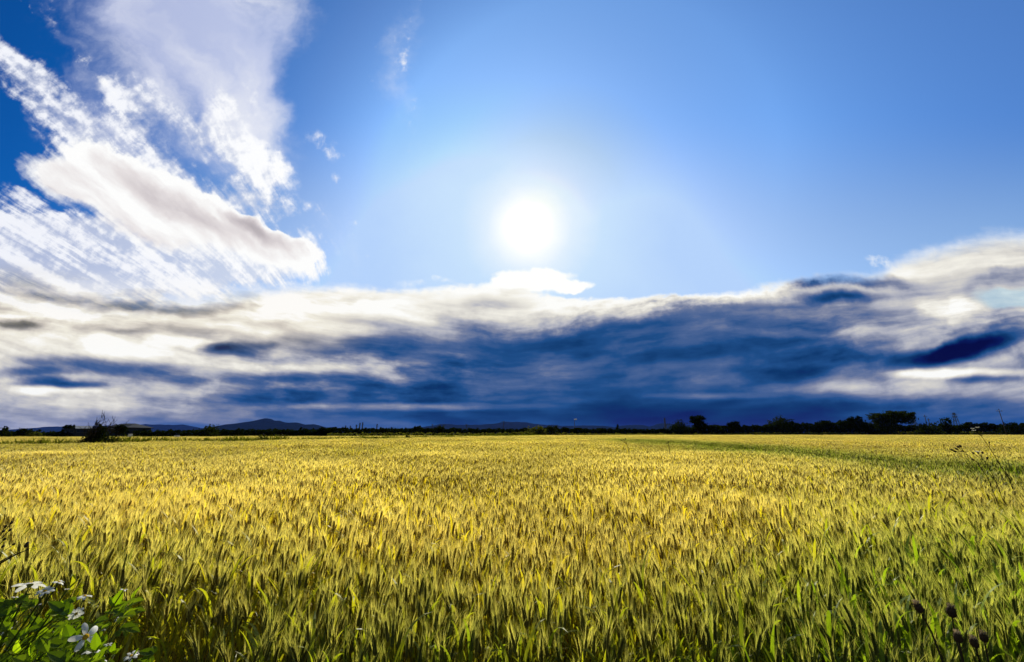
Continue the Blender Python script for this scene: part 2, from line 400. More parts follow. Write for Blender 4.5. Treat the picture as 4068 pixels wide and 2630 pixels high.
def plain(name, c1, c2, scale=4.0, rough=.85, detail=6, bump=0.0, metal=0.0):
    m, nt = mat(name)
    out = nd(nt, 'ShaderNodeOutputMaterial'); p = nd(nt, 'ShaderNodeBsdfPrincipled')
    p.inputs['Roughness'].default_value = rough; p.inputs['Metallic'].default_value = metal
    p.inputs['Specular IOR Level'].default_value = .05
    tc = nd(nt, 'ShaderNodeTexCoord'); no = nd(nt, 'ShaderNodeTexNoise'); no.inputs['Scale'].default_value = scale; no.inputs['Detail'].default_value = detail
    nt.links.new(tc.outputs['Object'], no.inputs['Vector'])
    r = nd(nt, 'ShaderNodeValToRGB'); r.color_ramp.elements[0].position = .35; r.color_ramp.elements[1].position = .65
    r.color_ramp.elements[0].color = (*c1, 1); r.color_ramp.elements[1].color = (*c2, 1)
    nt.links.new(no.outputs['Fac'], r.inputs[0]); nt.links.new(r.outputs[0], p.inputs['Base Color'])
    if bump:
        b = nd(nt, 'ShaderNodeBump'); b.inputs['Strength'].default_value = bump
        nt.links.new(no.outputs['Fac'], b.inputs['Height']); nt.links.new(b.outputs[0], p.inputs['Normal'])
    nt.links.new(p.outputs[0], out.inputs[0])
    return m

MAT = dict(
    stem=plant_mat('wheat stem', (.14, .18, .02), (.42, .30, .042), .35, .03),
    ear=plant_mat('wheat ear', (.12, .14, .028), (.29, .19, .034), .09, .02, nscale=160),
    awn=plant_mat('wheat awn', (.55, .56, .12), (.90, .755, .25), .66, .07, tcol=(1.2, 1.17, .68)),
    leaf=plant_mat('wheat leaf', (.17, .25, .018), (.50, .40, .035), .62, .03, tcol=(1.6, 1.55, .45)),
    grass=plant_mat('bank grass', (.06, .09, .012), (.22, .20, .03), .4, .0, nscale=3, tcol=(1.2, 1.2, .4)),
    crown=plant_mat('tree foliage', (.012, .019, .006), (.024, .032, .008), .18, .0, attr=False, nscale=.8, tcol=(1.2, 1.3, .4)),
    olive=plant_mat('scrub foliage', (.07, .085, .018), (.12, .12, .025), .35, .0, attr=False, nscale=.8, tcol=(1.2, 1.2, .4)),
    weed=plant_mat('weed leaf', (.12, .18, .009), (.29, .34, .02), .62, .02, attr=False, nscale=60, tcol=(1.3, 1.6, .25)),
    weedstem=plant_mat('weed stem', (.08, .12, .015), (.14, .16, .025), .3, .02, attr=False),
    drystem=plant_mat('dry weed stem', (.035, .028, .018), (.05, .04, .022), .05, .02, attr=False),
    bud=plant_mat('dry seed head', (.045, .032, .022), (.075, .052, .034), .12, .02, attr=False, nscale=400, fleck=.35),
    fluff=plant_mat('seed fluff', (.42, .38, .32), (.5, .46, .4), .4, .0, attr=False),
    petal=plant_mat('white petal', (.80, .80, .74), (.86, .86, .80), .45, .03, attr=False, tcol=(1, 1, .95), vary=.1, fleck=.05),
    disc=plant_mat('flower disc', (.55, .33, .02), (.62, .40, .03), .15, .0, attr=False, nscale=500),
    bark=plain('bark', (.03, .022, .016), (.06, .045, .03), 6, .9, 6, .4),
    soil=plain('soil', (.055, .040, .020), (.10, .075, .035), 1.2, .95, 8, .3),
    hill=plant_mat('wooded hillside', (.003, .006, .006), (.006, .010, .009), .0, 0, attr=False, nscale=.01),
    wall=plain('weathered dark boards', (.030, .032, .036), (.052, .054, .060), 3, .9),
    stucco=plain('pale plaster', (.62, .60, .56), (.74, .72, .68), 2, .9),
    roof=plain('grey roof sheets', (.010, .014, .022), (.018, .024, .034), 2, .7),
    glass=plain('dull window glass', (.02, .03, .05), (.04, .05, .08), 1, .2),
    white=plain('white paint', (.74, .74, .72), (.82, .82, .80), 3, .5),
    pole=plain('weathered pole wood', (.04, .034, .028), (.07, .06, .05), 5, .9),
    steel=plain('galvanised steel', (.10, .11, .12), (.16, .17, .18), 5, .6, metal=.3),
    porcelain=plain('insulator porcelain', (.22, .20, .18), (.3, .28, .26), 10, .3),
)

# ------------------------------------------------------------------ ground and hills
def ground():
    n = 60; e = np.concatenate([-np.geomspace(1, 15000, 30)[::-1], np.geomspace(1, 15000, 30)])
    X, Y = np.meshgrid(e, e + 20)
    V = np.stack([X, Y, np.zeros_like(X)], -1).reshape(-1, 3)
    i = np.arange(n * n).reshape(n, n)
    F = np.stack([i[:-1, :-1], i[:-1, 1:], i[1:, 1:], i[1:, :-1]], -1).reshape(-1, 4)
    tag(obj('ground', mesh('ground', V, F, [MAT['soil']])), 'dry brown soil under the wheat reaching the horizon', 'ground', kind='structure')
ground()
def hills(name, label, pts, d, depth, seed):
    """a wooded ridge whose crest follows pts (photograph pixels) at distance d, with spurs running down both flanks"""
    pts = sorted(pts); xs = np.array([p[0] for p in pts], float); zs = np.array([p[1] for p in pts], float)
    n = 220; X = np.linspace(xs[0], xs[-1], n); Z = np.interp(X, xs, zs)
    k = np.ones(5) / 5; Z = np.convolve(np.pad(Z, 2, 'edge'), k, 'valid')
    Z = Z + (fbm(X / 18.0, X * 0, seed, 3) - .5) * 3.0
    m = 25; T = np.linspace(-1, 1, m)
    V = []
    for t in T:
        y = d + t * depth
        h = np.array([zat(z, d) for z in Z])
        x = np.array([xat(a, d) for a in X])
        f = (1 - abs(t)) ** 1.15
        spur = (fbm(X / 22.0 + 40, np.full(n, abs(t) * 2.0 + (t > 0) * 9), seed + 9, 4) - .5) * 0.5 * (abs(t) * (1 - abs(t)) * 4)
        V.append(np.stack([x, np.full(n, y) + (fbm(X / 30, np.full(n, t), seed + 3, 3) - .5) * depth * .25 * abs(t), np.maximum(h * np.clip(f + spur, 0, .97 if t else 1), -2)], -1))
    V = np.array(V).reshape(-1, 3); i = np.arange(n * m).reshape(m, n)
    F = np.stack([i[:-1, :-1], i[:-1, 1:], i[1:, 1:], i[1:, :-1]], -1).reshape(-1, 4)
    tag(obj(name, mesh(name, V, F, [MAT['hill']], smooth_=True)), label, 'hills', kind='structure')
R1 = lambda L: [(a * .3358, 1560 + b * .3358) for a, b in L]
R2 = lambda L: [(700 + a * .3358, 1560 + b * .3358) for a, b in L]
R3 = lambda L: [(1400 + a * .4198, 1560 + b * .4198) for a, b in L]
R4 = lambda L: [(2300 + a * .3778, 1560 + b * .3778) for a, b in L]
hills('mountain', 'dark peaked mountain standing above the hedgerow', R2([(480, 470), (550, 428), (650, 405), (730, 405), (830, 375), (930, 335), (980, 310), (1030, 300), (1090, 310), (1150, 335), (1200, 330), (1260, 350), (1330, 355),
      (1400, 352), (1480, 370), (1560, 378), (1610, 370), (1650, 380), (1710, 410), (1790, 410), (1850, 405), (1920, 430), (2050, 470)]), 6000, 1400, 3)
hills('hills', 'long low blue hills behind the farm buildings', R1([(-600, 470), (300, 440), (470, 410), (550, 403), (740, 400), (900, 415), (980, 400), (1050, 395), (1480, 380), (1560, 390), (1680, 370), (1770, 380), (1900, 375), (2010, 385), (2120, 375), (2200, 385),
      (2280, 415), (2382, 425), (2600, 445), (2750, 480)]), 9500, 1500, 5)
hills('hills', 'low blue hills behind the middle of the hedgerow', R3([(300, 360), (480, 345), (640, 330), (760, 310), (840, 295), (930, 300), (1020, 305), (1180, 305), (1260, 300), (1350, 295), (1400, 280), (1500, 275), (1630, 278), (1700, 290), (1800, 305),
      (1900, 305), (2000, 315), (2100, 310), (2382, 312), (2600, 345), (2800, 370)]), 9000, 1500, 8)
hills('hills', 'small dark hill behind the dome shaped bush', R4([(350, 380), (450, 345), (600, 335), (680, 340), (750, 358), (830, 330), (900, 322), (960, 328), (1100, 345), (1300, 370), (1500, 400)]), 8000, 1200, 11)

# ------------------------------------------------------------------ trees
def leaf_soup(P, size, rng, up=0.25):
    """one small bent leaf clump (two triangles) at each point"""
    n = len(P)
    A = rng.normal(size=(n, 3)); A /= np.linalg.norm(A, axis=1, keepdims=True)
    B = rng.normal(size=(n, 3)); B[:, 2] *= .6
    B -= A * (A * B).sum(1, keepdims=True); B /= np.linalg.norm(B, axis=1, keepdims=True)
    s = size * rng.uniform(.55, 1.35, (n, 1))
    C = np.cross(A, B)
    q = np.stack([P - A * s * .6, P + B * s * .42 + C * s * .12, P + A * s * .6, P - B * s * .42 + C * s * .12], 1)
    F = np.arange(n * 4).reshape(n, 4)
    return q.reshape(-1, 3), F
def crown_points(lobes, n, rng, solid=.35, clump=.22):
    """points in clumps over the volume of the lobes"""
    vol = np.array([(l[3] * l[4] * l[5]) ** .75 for l in lobes]); vol /= vol.sum()
    out = []
    for l, f in zip(lobes, vol):
        c = np.array(l[:3]); r = np.array(l[3:6])
        k = max(6, int(n * f / 26))
        d = rng.normal(size=(k, 3)); d /= np.linalg.norm(d, axis=1, keepdims=True)
        rad = np.where(rng.rand(k, 1) < solid, rng.rand(k, 1) ** .5 * .8, rng.uniform(.72, 1.06, (k, 1)))
        cc = c + d * rad * r
        pp = np.repeat(cc, 26, 0) + rng.normal(size=(k * 26, 3)) * r * clump * rng.uniform(.6, 1.3, (k * 26, 1))
        out.append(pp)
    P = np.concatenate(out)
    P[:, 2] = np.maximum(P[:, 2], .15)
    return P
def make_tree(name, label, cat, X, w, Ytop, d, shape, seed, group='trees and bushes along the far edge of the field', material='crown', dens=1.0):
    """a tree whose crown fills w photograph pixels round column X, its top at row Ytop, d metres away"""
    rng = np.random.RandomState(seed); r = random.Random(seed)
    px = d / FPX                                   # metres in one rendered pixel
    W_ = w * d / 1537.5; H = zat(Ytop, d)
    root = empty(name, (xat(X, d), d, 0))
    tag(root, label, cat, group)
    hw = W_ / 2; dep = max(hw * .8, 1.0)
    if shape == 'dome':
        lobes = [(0, 0, H * .42, hw * .82, dep, H * .50)] + [(r.uniform(-.55, .55) * hw, r.uniform(-.4, .4) * dep, H * r.uniform(.35, .70), hw * .38, dep * .5, H * .26) for _ in range(6)]
        th = H * .55
    elif shape == 'round':
        lobes = [(0, 0, H * .62, hw * .8, dep, H * .32)] + [(r.uniform(-.6, .6) * hw, r.uniform(-.5, .5) * dep, H * r.uniform(.48, .82), hw * .38, dep * .5, H * .17) for _ in range(7)]
        th = H * .7
    elif shape == 'airy':
        lobes = [(r.uniform(-.72, .72) * hw, r.uniform(-.5, .5) * dep, H * r.uniform(.40, .90), hw * r.uniform(.2, .34), dep * .4, H * r.uniform(.07, .13)) for _ in range(15)]
        th = H * .86
    elif shape == 'flat':
        lobes = [(hw * q, r.uniform(-.3, .3) * dep, H * (.86 - .10 * abs(q) + r.uniform(-.05, .05)), hw * .26, dep * .5, H * .11) for q in (-.78, -.5, -.25, 0, .2, .36, .52, .64, .78)] + \
                [(hw * q, r.uniform(-.3, .3) * dep, H * z, hw * .3, dep * .5, H * .16) for q, z in ((-.62, .62), (-.3, .62), (.05, .60), (.35, .66), (-.55, .42), (-.2, .42))] + [(-hw * .62, 0, H * .22, hw * .28, dep * .5, H * .2)]
        th = H * .8
    elif shape == 'cone':
        lobes = [(r.uniform(-.08, .08) * hw, 0, H * z, hw * (1.02 - z), dep * (1.02 - z) + .2, H * .12) for z in (.12, .26, .4, .54, .68, .82, .92)]
        th = H * .93
    n = int(max(500, (W_ / px) * (H / px) * 5.5 * dens))
    P = crown_points(lobes, n, rng, clump=.2 if shape != 'airy' else .3)
    P[:, 2] = np.minimum(P[:, 2], H * (1 + .02 * rng.rand(len(P))))
    V, F = leaf_soup(P, max(.26, px * 1.25), rng)
    obj('crown', mesh('crown', V, F, [MAT[material]]), root)
    b = MB(); tr = max(.05, H * .022)
    bend = r.uniform(-.04, .04) * H
    b.tube([(0, 0, -.1), (bend * .3, 0, th * .35), (bend, 0, th * .7), (bend * 1.2, 0, th)], [tr, tr * .8, tr * .5, tr * .2], 7)
    for l in lobes[1:9]:
        z0 = min(th * r.uniform(.25, .6), l[2] * .8)
        b.tube([(bend * z0 / th, 0, z0), (l[0] * .55, l[1] * .55, (z0 + l[2]) * .52), (l[0], l[1], l[2])], [tr * .5, tr * .35, tr * .12], 5)
    b.build('trunk', MAT['bark'], root, smooth_=True)
    return root
T = make_tree
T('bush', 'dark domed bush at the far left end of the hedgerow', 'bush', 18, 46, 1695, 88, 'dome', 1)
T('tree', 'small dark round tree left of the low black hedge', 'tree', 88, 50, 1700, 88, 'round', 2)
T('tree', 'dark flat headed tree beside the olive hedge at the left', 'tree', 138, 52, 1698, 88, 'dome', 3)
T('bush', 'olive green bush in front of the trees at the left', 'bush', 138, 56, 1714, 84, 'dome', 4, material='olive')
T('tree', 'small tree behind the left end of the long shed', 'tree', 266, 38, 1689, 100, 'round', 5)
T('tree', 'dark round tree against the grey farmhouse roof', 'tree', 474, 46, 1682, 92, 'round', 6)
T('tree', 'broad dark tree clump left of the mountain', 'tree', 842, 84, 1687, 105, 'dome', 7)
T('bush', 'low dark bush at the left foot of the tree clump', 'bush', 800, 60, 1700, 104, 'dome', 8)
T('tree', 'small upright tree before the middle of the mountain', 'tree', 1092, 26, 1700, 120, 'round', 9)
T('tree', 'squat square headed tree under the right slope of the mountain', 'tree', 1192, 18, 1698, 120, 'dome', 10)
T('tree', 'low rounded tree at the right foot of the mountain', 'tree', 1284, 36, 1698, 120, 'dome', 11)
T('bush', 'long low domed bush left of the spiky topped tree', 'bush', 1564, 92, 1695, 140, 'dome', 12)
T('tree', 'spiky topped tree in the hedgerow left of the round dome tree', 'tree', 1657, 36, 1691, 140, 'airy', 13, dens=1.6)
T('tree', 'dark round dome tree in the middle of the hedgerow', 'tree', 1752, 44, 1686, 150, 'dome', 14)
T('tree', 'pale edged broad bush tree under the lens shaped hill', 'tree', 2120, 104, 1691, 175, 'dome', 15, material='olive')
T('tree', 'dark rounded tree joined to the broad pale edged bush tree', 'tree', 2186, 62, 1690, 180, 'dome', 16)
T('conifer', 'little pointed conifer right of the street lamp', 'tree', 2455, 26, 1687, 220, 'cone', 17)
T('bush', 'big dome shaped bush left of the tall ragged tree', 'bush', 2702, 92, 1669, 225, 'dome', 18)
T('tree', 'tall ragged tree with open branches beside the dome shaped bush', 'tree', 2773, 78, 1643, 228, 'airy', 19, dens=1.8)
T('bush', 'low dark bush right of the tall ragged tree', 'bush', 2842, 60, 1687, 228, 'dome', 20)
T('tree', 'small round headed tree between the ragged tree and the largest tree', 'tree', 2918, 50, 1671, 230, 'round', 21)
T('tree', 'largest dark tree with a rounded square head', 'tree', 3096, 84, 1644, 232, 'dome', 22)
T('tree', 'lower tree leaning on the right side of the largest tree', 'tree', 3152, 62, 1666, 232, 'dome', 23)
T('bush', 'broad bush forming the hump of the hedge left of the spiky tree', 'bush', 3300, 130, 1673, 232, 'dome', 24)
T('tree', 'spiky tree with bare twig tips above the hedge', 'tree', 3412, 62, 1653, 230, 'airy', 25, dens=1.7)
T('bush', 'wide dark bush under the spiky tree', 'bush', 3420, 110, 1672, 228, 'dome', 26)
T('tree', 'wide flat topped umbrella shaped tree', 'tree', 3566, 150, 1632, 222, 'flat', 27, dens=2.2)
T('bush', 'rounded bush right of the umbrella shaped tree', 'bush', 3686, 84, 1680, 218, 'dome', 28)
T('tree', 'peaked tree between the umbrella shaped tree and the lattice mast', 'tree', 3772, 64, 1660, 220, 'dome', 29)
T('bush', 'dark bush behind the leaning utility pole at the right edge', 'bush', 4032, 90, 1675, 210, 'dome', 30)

# low dark hedgerow and woodland that closes the field: one unbroken mass
def mass(name, label, cat, prof, dist, n, size, depth, material, seed, zmin=0.0):
    rng = np.random.RandomState(seed)
    px_ = np.array([p[0] for p in prof], float); py_ = np.array([p[1] for p in prof], float)
    dx_ = np.array([p[0] for p in dist], float); dd_ = np.array([p[1] for p in dist], float)
    X = rng.uniform(px_[0], px_[-1], n); d0 = np.interp(X, dx_, dd_)
    d = d0 + rng.uniform(0, depth, n)
    u = (X - 2034) / 1537.5 / CT / (1 + math.tan(TH) ** 2) * 1.0
    u = np.array([ray(a, HZN)[0] for a in X])
    top = np.array([zat(a, 1.0) - CAMZ for a in np.interp(X, px_, py_)]) * d0 + CAMZ
    top *= .74 + .5 * fbm(X / 9.0, X * 0 + d / 5.0, seed, 3)
    z = top * (1 - rng.rand(n) ** 1.6 * (1 - zmin))
    V, F = leaf_soup(np.stack([u * d, d, np.maximum(z, .1)], -1), size, rng)
    s_ = np.repeat(d / 150.0, 4)[:, None]; C_ = V.reshape(-1, 4, 3).mean(1).repeat(4, 0)
    V = C_ + (V - C_) * s_
    return tag(obj(name, mesh(name, V, F, [MAT[material]])), label, cat, kind='stuff')
DIST = [(-800, 84), (0, 90), (900, 108), (1500, 128), (2100, 175), (2600, 228), (4068, 232), (5000, 232)]
mass('hedgerow', 'low black hedgerow and woodland closing the far side of the field', 'hedgerow',
     [(-700, 1704), (0, 1712), (60, 1715), (165, 1720), (255, 1718), (300, 1722), (500, 1714), (700, 1713), (880, 1712), (950, 1708), (1180, 1710), (1300, 1702), (1500, 1705), (1650, 1705), (1800, 1703), (1840, 1706), (2050, 1706),
      (2214, 1702), (2400, 1706), (2600, 1707), (2750, 1700), (2820, 1694), (2900, 1694), (3040, 1692), (3170, 1684), (3320, 1678), (3400, 1676), (3450, 1680), (3490, 1690), (3640, 1694), (3800, 1690), (3850, 1684), (3900, 1684), (4000, 1690), (4068, 1688), (4900, 1684)],
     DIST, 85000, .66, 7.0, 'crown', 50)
mass('scrub', 'olive and straw coloured scrub at the foot of the far trees', 'scrub',
     [(1300, 1722), (1700, 1719), (1900, 1721), (2050, 1717), (2200, 1718), (2280, 1722), (2600, 1722), (2900, 1721), (3000, 1719), (3200, 1718), (3350, 1719), (3450, 1716), (3520, 1714), (3600, 1716), (3700, 1712), (3760, 1713), (3850, 1716), (4000, 1715), (4068, 1714), (4600, 1714)],
     [(a, b - 7) for a, b in DIST], 7000, .5, 2.5, 'olive', 51)

# ------------------------------------------------------------------ farm buildings, poles, masts
def farmhouse():
    d = 100.0
    x0, x1 = xat(402, d), xat(496, d); ze, zr = zat(1700, d), zat(1681, d); dep = 7.0
    xm0, xm1 = x0 + (x1 - x0) * .30, x0 + (x1 - x0) * .78
    root = empty('farmhouse', ((x0 + x1) / 2, d, 0)); cx = (x0 + x1) / 2
    tag(root, 'low farmhouse with a grey hipped roof and one white panelled front', 'house')
    b = MB(); b.box((x0 - cx, 0, 0), (x1 - cx, dep, ze)); b.build('wall', MAT['wall'], root)
    b = MB(); o = .35; a0, a1 = x0 - cx - o, x1 - cx + o; m0, m1 = xm0 - cx, xm1 - cx
    V = [(a0, -o, ze + .01), (a1, -o, ze + .01), (a1, dep + o, ze + .01), (a0, dep + o, ze + .01), (m0, dep / 2, zr), (m1, dep / 2, zr),
         (a0, -o, ze + .13), (a1, -o, ze + .13), (a1, dep + o, ze + .13), (a0, dep + o, ze + .13)]
    b.add(V, [(3, 2, 1, 0), (0, 1, 7, 6), (1, 2, 8, 7), (2, 3, 9, 8), (3, 0, 6, 9), (6, 7, 5, 4), (7, 8, 5), (8, 9, 4, 5), (9, 6, 4)])
    b.build('roof', MAT['roof'], root)
    xa, xb = xat(421, d) - cx, xat(449, d) - cx
    b = MB(); b.box((xa, -.06, zat(1721, d)), (xb, -.003, ze - .1)); b.build('white_panel', MAT['stucco'], root)
    for k in (0, 1):
        q = xa + (xb - xa) * (.12 + .42 * k)
        b = MB(); b.box((q, -.10, zat(1712, d)), (q + .5, -.063, zat(1706, d))); w = b.build('window', MAT['white'], root)
        b = MB(); b.box((q + .06, -.12, zat(1711.3, d)), (q + .44, -.103, zat(1706.7, d))); b.build('pane', MAT['glass'], w)
    b = MB(); b.box((xb + .5, -.07, .05), (xb + 1.4, -.003, 2.0)); dr = b.build('door', MAT['stucco'], root)
    b = MB(); b.box((xb + 1.26, -.12, .95), (xb + 1.34, -.073, 1.1)); b.build('handle', MAT['steel'], dr)
farmhouse()
def shed():
    d = 96.0
    x0, x1 = xat(252, d), xat(405, d); ze = zat(1702.5, d); cx = (x0 + x1) / 2
    root = empty('shed', (cx, d, 0)); tag(root, 'long low dark shed with a flat roof and blue tinted windows', 'shed')
    h = (x1 - x0) / 2
    b = MB(); b.box((-h, 0, 0), (h, 5, ze - .25)); b.build('wall', MAT['wall'], root)
    b = MB(); b.box((-h - .3, -.4, ze - .247), (h + .3, 5.3, ze)); b.build('roof', MAT['wall'], root)
    for q in (-.82, -.60, -.24, -.04, .16, .42, .66):
        b = MB(); b.box((q * h - .55, -.05, zat(1718, d)), (q * h + .55, -.003, zat(1706.5, d))); f = b.build('window', MAT['steel'], root)
        b = MB(); b.box((q * h - .47, -.08, zat(1717.2, d)), (q * h + .47, -.053, zat(1707.2, d))); b.build('pane', MAT['glass'], f)
    b = MB(); b.box((.86 * h - .45, -.06, .03), (.86 * h + .45, -.003, 2.0)); dr = b.build('door', MAT['roof'], root)
    b = MB(); b.box((.86 * h + .3, -.10, .95), (.86 * h + .38, -.063, 1.08)); b.build('handle', MAT['steel'], dr)
shed()
def cottage():
    d = 125.0
    x0, x1 = xat(262, d), xat(291, d); cx = (x0 + x1) / 2; h = (x1 - x0) / 2; ze, zr = zat(1699, d), zat(1691.5, d)
    root = empty('cottage', (cx, d, 0)); tag(root, 'small cottage with a bright white end wall behind the shed', 'house')
    b = MB(); b.box((-h, 0, 0), (h - .5, 5, ze)); b.build('wall', MAT['wall'], root)
    b = MB(); b.add([(h - .497, -.2, 0), (h, -.2, 0), (h, 5.2, 0), (h - .497, 5.2, 0), (h - .497, -.2, zr), (h, -.2, zr), (h, 5.2, zr), (h - .497, 5.2, zr)],
                    [(3, 2, 1, 0), (4, 5, 6, 7), (0, 1, 5, 4), (1, 2, 6, 5), (2, 3, 7, 6), (3, 0, 4, 7)]); b.build('end_wall', MAT['white'], root)
    b = MB(); b.add([(-h - .2, -.3, ze + .01), (h - .51, -.3, ze + .01), (h - .51, 5.3, ze + .01), (-h - .2, 5.3, ze + .01), (-h - .2, 2.5, zr), (h - .51, 2.5, zr)],
                    [(3, 2, 1, 0), (0, 1, 5, 4), (2, 3, 4, 5), (1, 2, 5), (3, 0, 4)]); b.build('roof', MAT['roof'], root)
cottage()
def hut(X, Y0, Y1, w, d, label):
    x = xat(X, d); h = w * d / 1537.5 / 2; z = zat(Y0, d)
    root = empty('hut', (x, d, 0)); tag(root, label, 'hut', 'tiny pale huts in the hedgerow')
    b = MB(); b.box((-h, 0, 0), (h, 2 * h, z * .78)); b.build('wall', MAT['stucco'], root)
    b = MB(); b.add([(-h * 1.1, -.1, z * .782), (h * 1.1, -.1, z * .782), (h * 1.1, 2.1 * h, z * .782), (-h * 1.1, 2.1 * h, z * .782), (-h * 1.1, h, z), (h * 1.1, h, z)],
                    [(3, 2, 1, 0), (0, 1, 5, 4), (2, 3, 4, 5), (1, 2, 5), (3, 0, 4)]); b.build('roof', MAT['roof'], root)
hut(515, 1715, 1722, 9, 86, 'tiny white hut in the black hedge right of the farmhouse')
hut(700, 1723, 1731, 12, 88, 'tiny pale hut in the hedge above the green grass bank')
def utility_pole(X, Ytop, d, label, arm=1.0, lean=0.0, name='utility_pole'):
    z = zat(Ytop, d); root = empty(name, (xat(X, d), d, 0)); tag(root, label, 'pole', 'poles and masts on the skyline')
    root.rotation_euler = (0, lean, 0)
    r = max(.13, d * .0009)
    b = MB(); b.tube([(0, 0, -.3), (0, 0, z * .5), (0, 0, z)], [r, r * .85, r * .7], 8); b.build('pole', MAT['pole'], root, smooth_=True)
    b = MB(); b.box((-arm, -r - .14, z * .91), (arm * .7, -r, z * .91 + r * .9)); b.build('crossarm', MAT['pole'], root)
    for q in (-.9, -.2, .6):
        b = MB(); b.tube([(q * arm, -r - .07, z * .91 + r * .9), (q * arm, -r - .07, z * .91 + r * .9 + .12), (q * arm, -r - .07, z * .91 + r * .9 + .3)], [.05, .10, .06], 8); b.build('insulator', MAT['porcelain'], root)
def lattice_mast(X, Ytop, d, wbase, label, name='lattice_mast'):
    z = zat(Ytop, d); root = empty(name, (xat(X, d), d, 0)); tag(root, label, 'mast', 'poles and masts on the skyline')
    wb = wbase * d / 1537.5 / 2; r = max(.09, d * .00055)
    b = MB(); cs = [(-1, -1), (1, -1), (1, 1), (-1, 1)]
    f = lambda t: wb * (1 - t) + wb * .22 * t
    for sx, sy in cs: b.tube([(sx * wb, sy * wb, 0), (sx * f(1), sy * f(1), z)], r, 5)
    n = 7
    for k in range(n):
        t0, t1 = k / n, (k + 1) / n
        for j in range(4):
            a, c = cs[j], cs[(j + 1) % 4]
            b.tube([(a[0] * f(t0), a[1] * f(t0), z * t0), (c[0] * f(t1), c[1] * f(t1), z * t1)], r * .6, 4)
    b.build('lattice_tower', MAT['steel'], root)
    b = MB()
    for h in (.82, .92): b.tube([(-wb * 1.5, 0, z * h), (0, 0, z * (h + .02)), (wb * 1.5, 0, z * h)], r * .8, 4)
    b.build('crossarm', MAT['steel'], root)
utility_pole(3998, 1624, 150, 'tall leaning utility pole before the bush at the right edge', 1.3, 0.0)
utility_pole(3692, 1648, 240, 'wooden pole between the umbrella shaped tree and the peaked tree', 1.2)
utility_pole(3703, 1662, 250, 'shorter pole standing close beside the wooden pole', 1.0)
utility_pole(2001, 1671, 300, 'thin pole with a forked top above the blue middle hills', 2.2)
utility_pole(1717, 1685, 260, 'stubby pole just left of the round dome tree', 1.0)
utility_pole(1852, 1685, 260, 'faint pole right of the round dome tree', 1.0)
lattice_mast(3646, 1645, 420, 10, 'thin lattice mast right beside the umbrella shaped tree')
lattice_mast(3812, 1639, 420, 18, 'splayed lattice mast right of the peaked tree')
lattice_mast(2646, 1660, 520, 8, 'twin legged lattice mast left of the dome shaped bush')
for X, Y, L in ((1370, 1690, 'shortest lattice mast right of the mountain, first of the row'), (1389, 1691, 'short lattice mast second in the row right of the mountain'), (1413, 1687, 'middle sized lattice mast third in the row right of the mountain'),
                (1426, 1679, 'tall lattice mast, left one of the tallest pair'), (1437, 1677, 'tallest lattice mast, right one of the tallest pair'), (1495, 1684, 'lone lattice mast above the long low domed bush')):
    lattice_mast(X, Y, 600, 5, L)
def street_lamp():
    d = 210.0; z = zat(1667, d); root = empty('street_lamp', (xat(2284, d), d, 0)); tag(root, 'slender street lamp with a bright white head left of the conifer', 'street lamp')
    b = MB(); b.tube([(0, 0, 0), (0, 0, z * .96), (-.2, 0, z)], [.16, .12, .09], 8); b.build('pole', MAT['steel'], root)
    b = MB(); b.tube([(-.15, 0, z), (.5, 0, z + .12), (1.3, 0, z + .16)], [.12, .3, .2], 8); b.build('lamp_head', MAT['white'], root)
street_lamp()

